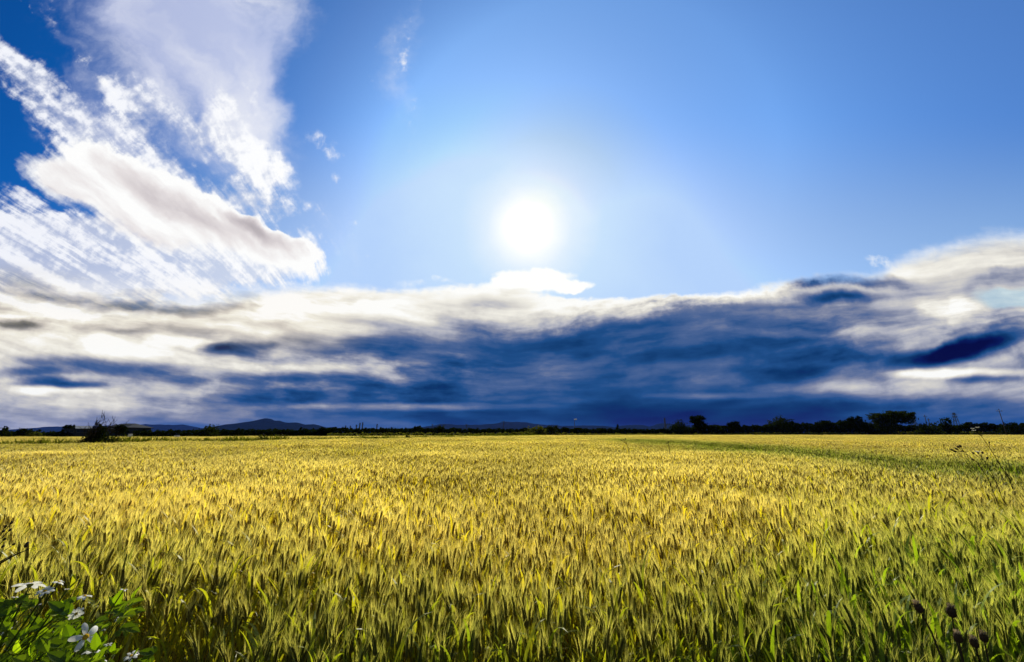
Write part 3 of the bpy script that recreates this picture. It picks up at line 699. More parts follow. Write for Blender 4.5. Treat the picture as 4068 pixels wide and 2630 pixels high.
# ------------------------------------------------------------------ the wheat
EARZ = .85
def stalk(rng, lod):
    """one wheat plant 0.85 m tall: dict part -> (verts, faces); parts stem, ear, awn, leaf"""
    parts = {k: ([], []) for k in ('stem', 'ear', 'awn', 'leaf')}
    def add(part, V, F):
        P, Q = parts[part]; n = len(P); P.extend(V); Q.extend(tuple(n + i for i in f) for f in F)
    az = rng.uniform(0, 2 * math.pi); le = abs(rng.gauss(0, .035)) + .01
    dx, dy = math.cos(az) * le, math.sin(az) * le
    EL = rng.uniform(.062, .086); zs = EARZ - EL
    pos = lambda s: Vector((dx * s * s, dy * s * s, zs * s))
    tan = Vector((2 * dx, 2 * dy, zs)).normalized()
    nod = rng.uniform(.0, .22); nd_ = Vector((math.cos(az), math.sin(az), 0))
    axis = lambda t: pos(1) + tan * (EL * t) + (nd_ * nod - Vector((0, 0, nod * .35))) * (EL * t * t * .8)
    side = tan.cross(Vector((math.cos(az * 3.7), math.sin(az * 3.7), .1))).normalized(); fr = tan.cross(side)
    # stem
    k = (5, 2, 1)[lod]; rw = (.0017, .0022, .0035)[lod]; n = 3
    if lod == 2:
        a, b = pos(.25), pos(1); w = side * rw
        add('stem', [a - w, a + w, b + w * .7, b - w * .7], [(0, 1, 2, 3)])
    else:
        V = []; F = []
        for i in range(k + 1):
            p = pos(i / k); r_ = rw * (1.15 - .45 * i / k)
            for j in range(n): V.append(p + r_ * (math.cos(2.094 * j) * side + math.sin(2.094 * j) * fr))
        for i in range(k):
            for j in range(n): F.append((i * n + j, i * n + (j + 1) % n, (i + 1) * n + (j + 1) % n, (i + 1) * n + j))
        add('stem', V, F)
    # ear
    tips = []
    if lod == 0:
        N = 9
        for i in range(N):
            t = (i + .3) / N; taper = (1 - .45 * t) * min(1, .55 + t * 3)
            for q, (vx, vy) in enumerate(((1, 0), (-1, 0), (0, .8), (0, -.8))):
                tt = t + (.5 / N if q > 1 else 0)
                out = (side * vx + fr * vy)
                c = axis(tt) + out * .0055 * taper
                up = (axis(min(1.1, tt + .1)) - axis(tt)).normalized()
                d = (up + out * rng.uniform(.35, .6)).normalized(); L = .0085 * rng.uniform(.85, 1.2); w = .0036 * taper + .0006
                s1 = d.cross(out + up * .2).normalized(); s2 = d.cross(s1)
                V = [c - d * L * .8, c + s1 * w, c + s2 * w, c - s1 * w, c - s2 * w, c + d * L * 1.25]
                add('ear', V, [(0, 2, 1), (0, 3, 2), (0, 4, 3), (0, 1, 4), (5, 1, 2), (5, 2, 3), (5, 3, 4), (5, 4, 1)])
                tips.append((c + d * L, up, out))
    else:
        R = 4 if lod == 1 else 2; m = 5 if lod == 1 else 4
        V = []; F = []
        rr = (.35, 1.0, .85, .95, .5) if lod == 1 else (.5, 1.0, .55)
        for i in range(R + 1):
            c = axis(i / R); w = .0092 * rr[i] * rng.uniform(.85, 1.15) * (1.25 if lod == 2 else 1)
            for j in range(m):
                a = 2 * math.pi * j / m + i * .6
                V.append(c + w * (math.cos(a) * side + .85 * math.sin(a) * fr))
        for i in range(R):
            for j in range(m): F.append((i * m + j, i * m + (j + 1) % m, (i + 1) * m + (j + 1) % m, (i + 1) * m + j))
        V.append(axis(1.12)); F += [(R * m + j, R * m + (j + 1) % m, len(V) - 1) for j in range(m)]
        add('ear', V, F)
        for i in range(9 if lod == 1 else 5):
            a = rng.uniform(0, 6.283); t = rng.uniform(.1, 1.0)
            out = math.cos(a) * side + math.sin(a) * fr
            tips.append((axis(t) + out * .006, (axis(1) - axis(.6)).normalized(), out))
    # awns
    wa = (.00055, .0013, .0027)[lod]
    for p, up, out in tips:
        if lod == 0 and rng.random() < .2: continue
        L = rng.uniform(.045, .092); sp = rng.uniform(.06, .32)
        d1 = (up + out * sp).normalized(); d2 = (up * .95 + out * (sp + rng.uniform(-.1, .25)) - Vector((0, 0, .12))).normalized()
        w = d1.cross(Vector((rng.uniform(-1, 1), rng.uniform(-1, 1), rng.uniform(-.3, .3)))).normalized() * wa
        a, b, c = p, p + d1 * L * .5, p + d1 * L * .5 + d2 * L * .5
        if lod == 2: add('awn', [a - w, a + w, c], [(0, 1, 2)])
        else: add('awn', [a - w, a + w, b + w * .75, b - w * .75, c], [(0, 1, 2, 3), (3, 2, 4)])
    # leaves
    for q in range((4, 2, 1)[lod]):
        z0 = rng.uniform(.34, .74); a = rng.uniform(0, 6.283); L = rng.uniform(.16, .27); w0 = rng.uniform(.0048, .0088) * (1, 1.15, 1.7)[lod]
        h = Vector((math.cos(a), math.sin(a), 0)); s_ = Vector((-math.sin(a), math.cos(a), 0))
        k = (7, 4, 2)[lod]; el = rng.uniform(1.05, 1.5); p = pos(z0 / zs); V = []; F = []; tw = rng.uniform(-.9, .9); dr = rng.uniform(.3, 2.3)
        for i in range(k + 1):
            t = i / k; e = el - dr * t * t
            ww = w0 * (min(1, .45 + 2.2 * t) * (1 - t ** 3) + .03)
            sd = (s_ * math.cos(tw * t) + Vector((0, 0, 1)) * math.sin(tw * t)) * ww
            V += [p - sd, p + sd]
            p = p + (h * math.cos(e) + Vector((0, 0, math.sin(e)))) * (L / k)
        for i in range(k): F.append((2 * i, 2 * i + 1, 2 * i + 3, 2 * i + 2))
        add('leaf', V, F)
    return parts
ORDER = ('stem', 'ear', 'awn', 'leaf')
def variant(name, plist):
    V, F, I = [], [], []
    for parts in plist:
        for i, k in enumerate(ORDER):
            P, Q = parts[k]; n = len(V)
            V += [tuple(p) for p in P]; F += [tuple(n + j for j in f) for f in Q]; I += [i] * len(Q)
    return mesh(name, V, F, [MAT[k] for k in ORDER], I)
NV = (10, 8, 6, 5)
kinds = bpy.data.collections.new('wheat kinds')
PROTO = []
rs = random.Random(21)
for lod in (0, 1):
    for k in range(NV[lod]):
        st = stalk(rs, lod)
        if lod == 0: PROTO.append(st)
        kinds.objects.link(bpy.data.objects.new('k%d_%02d' % (lod, k), variant('wheat', [st])))
def patch(size, n, lod):
    pool = [stalk(rs, lod) for _ in range(24)]
    out = []
    for _ in range(n):
        st = pool[rs.randrange(24)]; ox, oy = rs.uniform(-.5, .5) * size, rs.uniform(-.5, .5) * size
        a = rs.uniform(0, 6.283); M_ = Matrix.Translation((ox, oy, 0)) @ Matrix.Rotation(a, 4, 'Z') @ Matrix.Scale(rs.gauss(1, .055), 4)
        out.append({k: ([M_ @ p for p in v], f) for k, (v, f) in st.items()})
    return out
S2, S3 = .7, 2.2
for k in range(NV[2]): kinds.objects.link(bpy.data.objects.new('k2_%02d' % k, variant('wheat', patch(S2, 85, 2))))
for k in range(NV[3]): kinds.objects.link(bpy.data.objects.new('k3_%02d' % k, variant('wheat', patch(S3, 420, 2))))

# the green bank between the fields, and the tramline where the crop is thin
def gpt(X, Y, z): u, v = ray(X, Y); y = (z - CAMZ) / v; return (u * y, y)
BANK = [gpt(X, Y, EARZ) for X, Y in ((-900, 1775), (0, 1767), (560, 1759), (1050, 1751), (1500, 1742), (1900, 1733.5), (2150, 1730))]
TRACK = [gpt(X, Y, .62) for X, Y in ((2480, 1757), (2600, 1764), (2700, 1773), (2800, 1781), (2925, 1791), (3096, 1818), (3300, 1842), (3439, 1856), (3733, 1884), (4068, 1925), (4500, 1965))]
def dist_poly(x, y, poly):
    best = np.full(x.shape, 1e9); sgn = np.zeros(x.shape)
    for (ax, ay), (bx, by) in zip(poly[:-1], poly[1:]):
        ex, ey = bx - ax, by - ay; L2 = ex * ex + ey * ey
        t = np.clip(((x - ax) * ex + (y - ay) * ey) / L2, 0, 1)
        d = np.hypot(x - ax - t * ex, y - ay - t * ey)
        s = np.sign(ex * (y - ay) - ey * (x - ax))
        m = d < best; best = np.where(m, d, best); sgn = np.where(m, s, sgn)
    return best, sgn
def farlimit(x, y):
    """far edge of all fields at this bearing"""
    X = np.array([a for a, b in DIST], float); D_ = np.array([b for a, b in DIST], float)
    U_ = np.array([ray(a, HZN)[0] for a in X])
    return np.interp(x / y, U_, D_) - 8
rg = np.random.RandomState(5)
def scatter(y0, y1, step, jit=.5):
    xs = np.arange(-1.55 * y1 - 2, 1.55 * y1 + 2, step); ys = np.arange(y0, y1, step)
    X, Y = np.meshgrid(xs, ys); X = X.ravel() + rg.uniform(-jit, jit, X.size) * step; Y = Y.ravel() + rg.uniform(-jit, jit, Y.size) * step
    k = np.abs(X) < 1.5 * Y + 1.6
    X, Y = X[k], Y[k]
    bd, bs = dist_poly(X, Y, BANK); td, _ = dist_poly(X, Y, TRACK)
    front = 1.74 + .22 * (fbm(X * 1.3, X * 0, 77, 3) - .5) + np.where(X < -1.1, .3, 0)
    width = .7 + np.clip(Y, 0, 60) * .02
    keep = (Y > front) & (Y < farlimit(X, Y)) & ~((bd < 1.7) & (X < 30)) & ~((td < .50 + .013 * Y) & (rg.rand(X.size) < .93)) & (rg.rand(X.size) > np.clip((fbm(X / 1.7, Y / 1.3, 15, 3) - .52) * 3.2, 0, .75) * (step < .1))
    return X[keep], Y[keep], td[keep]
pts = []
def emit(lod, X, Y, td):
    n = len(X)
    big = fbm(X / 6.0, Y / 9.0, 31, 4); fine = fbm(X / 1.1, Y / 1.1, 41, 3)
    ripe = np.clip(-.26 + .27 * Y + (big - .5) * 1.3 + (fine - .5) * .6 + .75 * np.exp(-((X - .3) / 1.6) ** 2 - ((Y - 3.4) / 1.2) ** 2), .0, 1.0)
    ripe = np.where(Y > 12, np.clip(.86 + (big - .5) * .7, .4, 1), ripe)
    ripe -= np.exp(-(td / (1.5 + .06 * Y)) ** 2) * 1.0
    ripe -= np.clip((X / np.maximum(Y, 1) - .45) * .8, 0, .36) * np.clip((14 - Y) / 5, 0, 1)
    ripe = np.clip(ripe + rg.normal(0, .10, n), 0, 1)
    dull = 1 - .9 * np.exp(-(td / (1.3 + .05 * Y)) ** 2)  # darkens plant colour along the track, painting in the shade there
    mid = fbm(X / 2.6, Y / 3.4, 91, 3)
    sc = 1 + (big - .5) * .20 + (mid - .5) * .26 + (fine - .5) * .16 + (rg.normal(0, .06, n) if lod < 2 else rg.normal(0, .02, n))
    sc = np.clip(sc, .74, 1.18) * np.where(td < .6 + .008 * Y, .80, 1.0)
    if lod < 2: rot = np.stack([rg.normal(0, .05, n), rg.normal(0, .05, n), rg.uniform(0, 6.283, n)], -1)
    else: rot = np.stack([np.zeros(n), np.zeros(n), rg.randint(0, 4, n) * math.pi / 2], -1)
    base = sum(NV[:lod])
    idx = base + rg.randint(0, NV[lod], n)
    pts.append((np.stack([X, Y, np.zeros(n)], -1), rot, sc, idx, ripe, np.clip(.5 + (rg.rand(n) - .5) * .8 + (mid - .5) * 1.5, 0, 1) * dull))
X, Y, td = scatter(1.55, 5.0, .052)
order = np.argsort(np.where(np.abs(X) < 1.18 * Y, Y, 99))
near_sel = order[:300]
rest = np.setdiff1d(np.arange(len(X)), near_sel)
emit(0, X[rest], Y[rest], td[rest]); emit(0, X[near_sel], Y[near_sel], td[near_sel])
NEAR = pts.pop()
emit(1, *scatter(5.0, 15.0, .060))
emit(2, *scatter(15.0, 46.0, S2 * .92, .25))
emit(3, *scatter(46.0, 225.0, S3 * .92, .2))
def wheat_field():
    co, rot, sc, idx, ripe, shade = (np.concatenate([p[i] for p in pts]) for i in range(6))
    me = bpy.data.meshes.new('wheat'); n = len(co)
    me.vertices.add(n); me.vertices.foreach_set('co', co.astype(np.float32).ravel())
    for nm, tp, dat, key in (('rot', 'FLOAT_VECTOR', rot, 'vector'), ('scl', 'FLOAT', sc, 'value'), ('kind', 'INT', idx, 'value'), ('ripe', 'FLOAT', ripe, 'value'), ('shade', 'FLOAT', shade, 'value')):
        a = me.attributes.new(nm, tp, 'POINT'); a.data.foreach_set(key, np.ascontiguousarray(dat.astype(np.int32 if tp == 'INT' else np.float32)).ravel())
    o = obj('wheat', me); tag(o, 'ripening bearded wheat filling the field to the far hedgerow', 'wheat', kind='stuff')
    ng = bpy.data.node_groups.new('wheat plants', 'GeometryNodeTree')
    ng.interface.new_socket('Geometry', in_out='INPUT', socket_type='NodeSocketGeometry'); ng.interface.new_socket('Geometry', in_out='OUTPUT', socket_type='NodeSocketGeometry')
    gi = ng.nodes.new('NodeGroupInput'); go = ng.nodes.new('NodeGroupOutput')
    ip = ng.nodes.new('GeometryNodeInstanceOnPoints'); ci = ng.nodes.new('GeometryNodeCollectionInfo')
    ci.inputs['Collection'].default_value = kinds; ci.inputs['Separate Children'].default_value = True; ci.inputs['Reset Children'].default_value = True
    def at(nm, tp):
        a = ng.nodes.new('GeometryNodeInputNamedAttribute'); a.data_type = tp; a.inputs['Name'].default_value = nm
        return a.outputs['Attribute']
    L = ng.links.new
    m2p = ng.nodes.new('GeometryNodeMeshToPoints')
    L(gi.outputs[0], m2p.inputs['Mesh']); L(m2p.outputs[0], ip.inputs['Points']); L(ci.outputs[0], ip.inputs['Instance'])
    ip.inputs['Pick Instance'].default_value = True
    L(at('kind', 'INT'), ip.inputs['Instance Index'])
    e2r = ng.nodes.new('FunctionNodeEulerToRotation'); L(at('rot', 'FLOAT_VECTOR'), e2r.inputs[0]); L(e2r.outputs[0], ip.inputs['Rotation'])
    L(at('scl', 'FLOAT'), ip.inputs['Scale'])
    L(ip.outputs[0], go.inputs[0])
    md = o.modifiers.new('plants', 'NODES'); md.node_group = ng
    print('wheat instances', n)
wheat_field()
def near_stalks():
    pm = []
    for st in PROTO:
        leaves = st['leaf']; nq = 7
        lv = [(leaves[0][i * 16:(i + 1) * 16], [tuple(j - i * 16 for j in f) for f in leaves[1][i * nq:(i + 1) * nq]]) for i in range(4)]
        pm.append((mesh('stem', [tuple(v) for v in st['stem'][0]], st['stem'][1], [MAT['stem']]),
                   mesh('ear', [tuple(v) for v in st['ear'][0]], st['ear'][1], [MAT['ear']]),
                   mesh('awn', [tuple(v) for v in st['awn'][0]], st['awn'][1], [MAT['awn']]),
                   [mesh('leaf', [tuple(v) for v in a], f, [MAT['leaf']]) for a, f in lv]))
    co, rot, sc, idx, ripe, shade = NEAR
    for i in range(len(co)):
        root = empty('wheat_stalk', co[i]); root.rotation_euler = rot[i]; root.scale = (sc[i],) * 3
        tag(root, 'bearded wheat stalk standing along the near edge of the field', 'wheat stalk', 'wheat stalks along the near edge of the field')
        a, b, c, lv = pm[int(idx[i])]
        kids = [obj('stem', a, root)]
        e = obj('ear', b, root); kids += [e, obj('awn', c, e)]
        kids += [obj('leaf', l, root) for l in lv]
        for k in kids: k['ripe'] = float(ripe[i]); k['shade'] = float(shade[i])
near_stalks()

# ------------------------------------------------------------------ green bank with shrubs
def grass_bank():
    rng = np.random.RandomState(61)
    P = np.array(BANK); seg = np.hypot(*np.diff(P, axis=0).T); cum = np.concatenate([[0], np.cumsum(seg)])
    n = 26000
    # more blades on the near stretch, which shows largest
    s = cum[-1] * rng.rand(n) ** 1.5
    x = np.interp(s, cum, P[:, 0]); y = np.interp(s, cum, P[:, 1])
    tx = np.interp(s, cum, np.gradient(P[:, 0])); ty = np.interp(s, cum, np.gradient(P[:, 1])); l = np.hypot(tx, ty)
    o = np.clip(rng.normal(0, .8, n), -1.7, 1.7)
    x = x - ty / l * o; y = y + tx / l * o
    h = (.78 + .65 * fbm(s / 2.2, s * 0, 3, 3)) * (1 - (o / 2.2) ** 2) * rng.uniform(.6, 1.15, n) + .12
    a = rng.uniform(0, 6.283, n); w = .011 + .0009 * y; ln = rng.normal(0, .22, (n, 2)) * h[:, None]
    ca, sa = np.cos(a) * w, np.sin(a) * w
    V = np.stack([np.stack([x - ca, y - sa, 0 * x], -1), np.stack([x + ca, y + sa, 0 * x], -1),
                  np.stack([x + ln[:, 0] * .4 + ca * .7, y + ln[:, 1] * .4 + sa * .7, h * .6], -1), np.stack([x + ln[:, 0], y + ln[:, 1], h], -1)], 1).reshape(-1, 3)
    F = np.arange(n * 4).reshape(n, 4)
    ob = obj('grass', mesh('grass', V, F, [MAT['grass']])); ob['ripe'] = .35; ob['shade'] = .5
    tag(ob, 'strip of rough dark green grass between the two wheat fields', 'grass', kind='stuff')
grass_bank()
def bank_at(X):
    U_ = ray(X, HZN)[0]; P = np.array(BANK); t = np.linspace(0, len(P) - 1, 400)
    x = np.interp(t, range(len(P)), P[:, 0]); y = np.interp(t, range(len(P)), P[:, 1])
    return float(y[np.argmin(abs(x / y - U_))])
def shrub(X, w, Ytop, label, seed, material='olive'):
    d = bank_at(X); rng = np.random.RandomState(seed); H = max(.7, zat(Ytop, d)); hw = w * d / 1537.5 / 2
    root = empty('shrub', (xat(X, d), d, 0)); tag(root, label, 'shrub', 'shrubs on the grass bank')
    lobes = [(rng.uniform(-.6, .6) * hw, rng.uniform(-.3, .3) * hw, H * rng.uniform(.35, .75), hw * .45, hw * .4, H * .28) for _ in range(6)]
    V, F = leaf_soup(np.minimum(crown_points(lobes, 700, rng, clump=.3), [1e9, 1e9, H * 1.03]), .06 + .0016 * d, rng)
    obj('foliage', mesh('foliage', V, F, [MAT[material]]), root)
    b = MB()
    for l in lobes: b.tube([(0, 0, 0), (l[0] * .5, l[1] * .5, l[2] * .55), (l[0], l[1], l[2])], [.02, .015, .006], 5)
    b.build('stem', MAT['bark'], root)
shrub(450, 70, 1735, 'wide leafy shrub just right of the leaning bare bush', 71)
shrub(516, 40, 1742, 'small dark shrub second to the right of the leaning bare bush', 72, 'crown')
shrub(667, 60, 1749, 'low spreading shrub on the bank beneath the pale hut', 73)
shrub(822, 34, 1744, 'dark round shrub on the bank under the broad tree clump', 74, 'crown')
shrub(1040, 58, 1729, 'tall green shrub on the bank below the mountain', 75)
shrub(915, 26, 1745, 'small dark shrub between the tree clump and the mountain', 76, 'crown')
shrub(1490, 34, 1731, 'dark shrub at the right part of the bank under the lone mast', 77, 'crown')
shrub(1622, 26, 1731, 'small dark shrub on the bank under the spiky topped tree', 78, 'crown')
shrub(1690, 20, 1732, 'tiny shrub at the thin end of the bank', 79, 'crown')
shrub(100, 46, 1752, 'low grassy shrub at the far left of the bank', 80)
shrub(170, 22, 1750, 'narrow dark shrub left of the leaning bare bush', 81, 'crown')

def leaning_bush():
    d = bank_at(380); rng = random.Random(8); nr = np.random.RandomState(8)
    root = empty('bare_bush', (xat(386, d), d, 0)); tag(root, 'big dark bush with bare spiky twigs leaning over the wheat before the farmhouse', 'bush')
    k = d / 1537.5; H = zat(1668, d); ground_y = 1722.6 + CAMZ / k
    b = MB()
    def branch(p, dirv, L, r, depth):
        pts = [Vector(p)]; q = Vector(p); dv = Vector(dirv).normalized()
        for i in range(4):
            dv = (dv + Vector((rng.uniform(-.18, .18), rng.uniform(-.18, .18), rng.uniform(-.02, .12)))).normalized(); q = q + dv * L / 4; pts.append(q.copy())
        b.tube(pts, [max(r, .012), max(r * .8, .012), max(r * .6, .011), max(r * .45, .010), .007], 5)
        if depth:
            for i in range(4):
                s_ = pts[rng.randint(1, 4)]
                branch(s_, dv + Vector((rng.uniform(-.9, .9), rng.uniform(-.6, .6), rng.uniform(-.05, .5))), L * rng.uniform(.35, .6), r * .45, depth - 1)
    for i in range(15):
        x0 = rng.uniform(-1.3, .5); tgt = Vector((rng.uniform(-.05, .60), rng.uniform(-.4, .4), H * rng.uniform(.55, .78)))
        st = Vector((x0, rng.uniform(-.5, .5), 0)); dv = tgt - st
        branch(st, dv, dv.length * .88, rng.uniform(.022, .045), 2)
    b.build('branches', MAT['bark'], root)
    lobes = [(-1.15, 0, .55, .40, .4, .25), (-.8, 0, .68, .5, .5, .32), (-.45, 0, .8, .6, .6, .5), (0, 0, .8, .8, .6, .55), (.5, 0, .7, .6, .6, .5), (-.2, 0, 1.2, .55, .5, .4), (.25, 0, 1.3, .6, .5, .45), (.1, 0, 1.6, .45, .4, .3),
             (.35, 0, 1.75, .40, .4, .28), (.2, 0, 1.95, .32, .3, .2), (.1, 0, 2.15, .22, .2, .16), (.38, 0, 2.05, .2, .2, .15)]
    V, F = leaf_soup(crown_points(lobes, 9500, nr, solid=.6, clump=.25), .085, nr)
    obj('foliage', mesh('foliage', V, F, [MAT['crown']]), root)
leaning_bush()

# ------------------------------------------------------------------ dark dry weeds standing in and before the wheat
def bud_shape(b, c, d, L, r, i=0):
    c = Vector(c); d = Vector(d).normalized()
    t = [(-.5, .35), (-.35, .8), (-.1, 1.0), (.2, .92), (.42, .6), (.5, .25)]
    b.tube([c + d * L * a for a, _ in t], [r * q for _, q in t], 8, i)
def dry_weed(label, d, stem, heads, r=.0035, blen=.022, white=None, group='dark dry weeds above the wheat'):
    """stem: photograph pixels from low to high; heads: pixels of the seed heads, each joined to the nearest stem point"""
    w = [place(X, Y, d) for X, Y in stem]
    low = w[0]; foot = Vector((low.x + (w[0].x - w[1].x) / max(.05, (w[1].z - w[0].z)) * low.z * .25, d, 0))
    root = empty('dry_weed', foot); tag(root, label, 'weed', group)
    b = MB(); pts = [foot] + w
    b.tube([p - foot for p in pts], [r * (1.3 - .7 * i / (len(pts) - 1)) for i in range(len(pts))], 6)
    ws = [(w[i].lerp(w[i + 1], t)) for i in range(len(w) - 1) for t in (0, .25, .5, .75)] + [w[-1]]
    hs = []
    for j, (X, Y) in enumerate(heads):
        h = place(X, Y, d + .04 * math.sin(j * 2.1))
        cand = [p for p in ws if p.z < h.z - .02] or [ws[0]]
        a = min(cand, key=lambda p: (p - h).length + .3 * abs((h.z - p.z) - .12))
        mid = a.lerp(h, .55) + Vector((0, 0, -.01)); b.tube([a - foot, mid - foot, h - foot], [r * .7, r * .6, r * .5], 5); hs.append((h, (h - mid)))
    b.build('stem', MAT['drystem'], root)
    for j, (h, dv) in enumerate(hs):
        q = MB()
        if white and j in white:
            bud_shape(q, h - foot, dv, blen * .8, blen * .36); o = q.build('flower', MAT['bud'], root)
            f = MB()
            for s_ in range(7):
                a = s_ * .9; e = Vector((math.cos(a), math.sin(a), .35)); f.tube([h - foot + dv.normalized() * blen * .3, h - foot + dv.normalized() * blen * .4 + e * blen * .9], [blen * .16, blen * .1], 4)
            f.build('petal', MAT['petal'], o)
        else:
            bud_shape(q, h - foot, dv, blen, blen * .36); q.build('seed_head', MAT['bud'], root)
dry_weed('tallest dark weed, its thin stem crossing the skyline near the right edge', 5.2, [(4010, 1905), (3975, 1850), (3940, 1792), (3900, 1733)], [(3866, 1705), (3872, 1713), (3884, 1701), (3930, 1757), (3905, 1716)], .0042, .022, (0, 1, 2))
dry_weed('dark weed with a fan of buds at the right, left of the other tall weeds', 4.6, [(3925, 1900), (3885, 1840), (3830, 1795)], [(3782, 1787), (3800, 1784), (3806, 1775), (3815, 1772), (3793, 1793)], .0036, .030)
dry_weed('dark weed with one white flower among its buds at the right', 4.6, [(3960, 1920), (3930, 1862), (3895, 1806)], [(3886, 1799), (3866, 1800), (3903, 1798), (3922, 1819), (3864, 1826)], .0036, .028, (0,))
dry_weed('single dark weed far out in the field before the middle trees', 14, [(2506, 1832), (2500, 1800), (2490, 1764)], [(2478, 1747), (2484, 1743), (2470, 1750)], .010, .05)
dry_weed('small dark weed head above the start of the thin crop', 13, [(2660, 1790), (2657, 1770)], [(2655, 1757), (2650, 1761)], .010, .045)
dry_weed('dark twiggy weed with several buds at the left edge', 1.9, [(-60, 2300), (-25, 2200), (-10, 2130)], [(22, 2091), (40, 2105), (14, 2110), (18, 2142), (12, 2170), (55, 2162), (46, 2076)], .0022, .014)
def bare_twig():
    d = 1.7; root = empty('twig', place(-220, 2345, d)); tag(root, 'bare brown twig slanting in from the left edge', 'twig')
    f = root.location; b = MB()
    b.tube([place(X, Y, d) - f for X, Y in ((-220, 2345), (-100, 2285), (0, 2238), (60, 2204), (116, 2181))], [.005, .004, .0034, .0028, .0015], 6)
    b.tube([place(X, Y, d) - f for X, Y in ((-100, 2285), (10, 2226), (70, 2192))], [.003, .0022, .001], 5)
    b.tube([(0, 0, 0), (-.15, .02, -f.z * .6), (-.2, .02, -f.z)], [.005, .006, .007], 6)
    b.build('wood', MAT['drystem'], root)
    q = MB(); bud_shape(q, place(106, 2164, d) - f, place(116, 2150, d) - place(100, 2180, d), .022, .006); q.build('bud', MAT['bud'], root)
bare_twig()
def burr(X, Y, tx, ty, label, d=1.25, s=1.0):
    """thick dark seed head with a pale tuft on a straight dark stem; (tx, ty) is a lower point of the stem"""
    h = place(X, Y, d); l = place(tx, ty, d + .02); dv = (h - l).normalized()
    foot = Vector((l.x - dv.x / dv.z * l.z * .3, d + .02, 0)); root = empty('seed_head_weed', foot); tag(root, label, 'weed', 'dark seed heads at the lower right')
    b = MB(); b.tube([Vector((0, 0, 0)), l - foot, h - foot - dv * .014 * s], [.003, .0024, .0018], 6); b.build('stem', MAT['drystem'], root)
    q = MB(); c = h - foot; L = .031 * s; bud_shape(q, c, dv, L, .0098 * s)
    a = dv.cross(Vector((0, 1, .1))).normalized(); e = dv.cross(a)
    for k in range(46):                                     # overlapping scales
        t = -.42 + .9 * (k / 46); w = k * 2.4; rr = .0093 * s * math.sqrt(max(.05, 1 - (t * 1.75) ** 2 * .8))
        o = math.cos(w) * a + math.sin(w) * e; p = c + dv * L * t + o * rr
        q.add([p - a.cross(o) * 0 - dv.cross(o) * .0022 * s, p + dv.cross(o) * .0022 * s, p + o * .0028 * s + dv * .006 * s], [(0, 1, 2)])
    hd = q.build('seed_head', MAT['bud'], root)
    q = MB()
    for k in range(26):
        w = k * 2.4; o = math.cos(w) * a + math.sin(w) * e; p = c + dv * L * .42 + o * .005 * s * (k % 5) / 4
        q.tube([p, p + dv * .008 * s + o * .0035 * s], [.0009 * s, .0005 * s], 4, cap=False)
    q.build('tuft', MAT['fluff'], hd)
burr(3648, 2412, 3700, 2510, 'dark seed head with a pale tuft, leftmost and highest of the five')
burr(3780, 2430, 3792, 2520, 'dark pointed seed head standing alone beside the leftmost one', s=1.05)
burr(3806, 2532, 3828, 2630, 'dark seed head at the left of the lower three', s=.95)
burr(3870, 2553, 3896, 2640, 'drooping dark seed head in the middle of the lower three', s=.95)
burr(3908, 2532, 3925, 2620, 'dark seed head at the right of the lower three', s=.9)

# ------------------------------------------------------------------ white flowered weeds at the lower left
def leaf_blade(b, p, d, n, L, W_, teeth=7, i=0):
    """toothed pointed leaf with a folded midrib, from p along d, facing n"""
    p = Vector(p); d = Vector(d).normalized(); n = Vector(n); n = (n - d * n.dot(d)).normalized(); s = d.cross(n)
    V = []; F = []; k = teeth * 2
    for j in range(k + 1):
        t = j / k; w = W_ * .5 * (math.sin(math.pi * min(1, t ** .75)) ** .9) * (1.0 if j % 2 else .86) + .0004
        c = p + d * L * t - n * L * .16 * t * t
        V += [c + s * w + n * w * .22, c, c - s * w + n * w * .22]
    for j in range(k): F += [(3 * j, 3 * j + 1, 3 * j + 4, 3 * j + 3), (3 * j + 1, 3 * j + 2, 3 * j + 5, 3 * j + 4)]
    b.add(V, F, i)
def petal_shape(p, d, n, L, W_):
    b = MB(); p = Vector(p); d = Vector(d).normalized(); n = Vector(n); n = (n - d * n.dot(d)).normalized(); s = d.cross(n); V = []; F = []
    k = 7
    for j in range(k + 1):
        t = j / k; w = W_ * .5 * (.28 + .72 * math.sin(math.pi * min(1, .08 + t * .80))) * (1 if j < k else .55)
        c = p + d * L * t + n * L * (.10 * math.sin(3 * t) - .10 * t * t)
        V += [c + s * w - n * w * .12, c + s * w * .35, c - s * w * .35, c - s * w - n * w * .12]
    for j in range(k):
        for q in range(3): F.append((4 * j + q, 4 * j + q + 1, 4 * j + q + 5, 4 * j + q + 4))
    b.add(V, F); return b
def flower(root, foot, c, face, R, n, rng, skip=()):
    R *= .80; face = Vector(face).normalized(); a = face.cross(Vector((0, .2, 1))).normalized(); e = face.cross(a)
    c = Vector(c) - foot
    b = MB(); b.tube([c - face * R * .22, c - face * R * .05, c + face * R * .02], [R * .07, R * .19, R * .2], 8); fl = b.build('flower', MAT['weedstem'], root)
    b = MB(); b.tube([c + face * R * .021, c + face * R * .10, c + face * R * .16], [R * .21, R * .19, R * .08], 10); b.build('disc', MAT['disc'], fl)
    for k in range(n):
        if k in skip: continue
        w = 2 * math.pi * k / n + rng.uniform(-.15, .15); o = math.cos(w) * a + math.sin(w) * e
        dr = rng.uniform(-.35, .18)
        petal_shape(c + o * R * .17, o + face * dr, face, R * rng.uniform(.75, .92), R * rng.uniform(.40, .52)).build('petal', MAT['petal'], fl, smooth_=True)
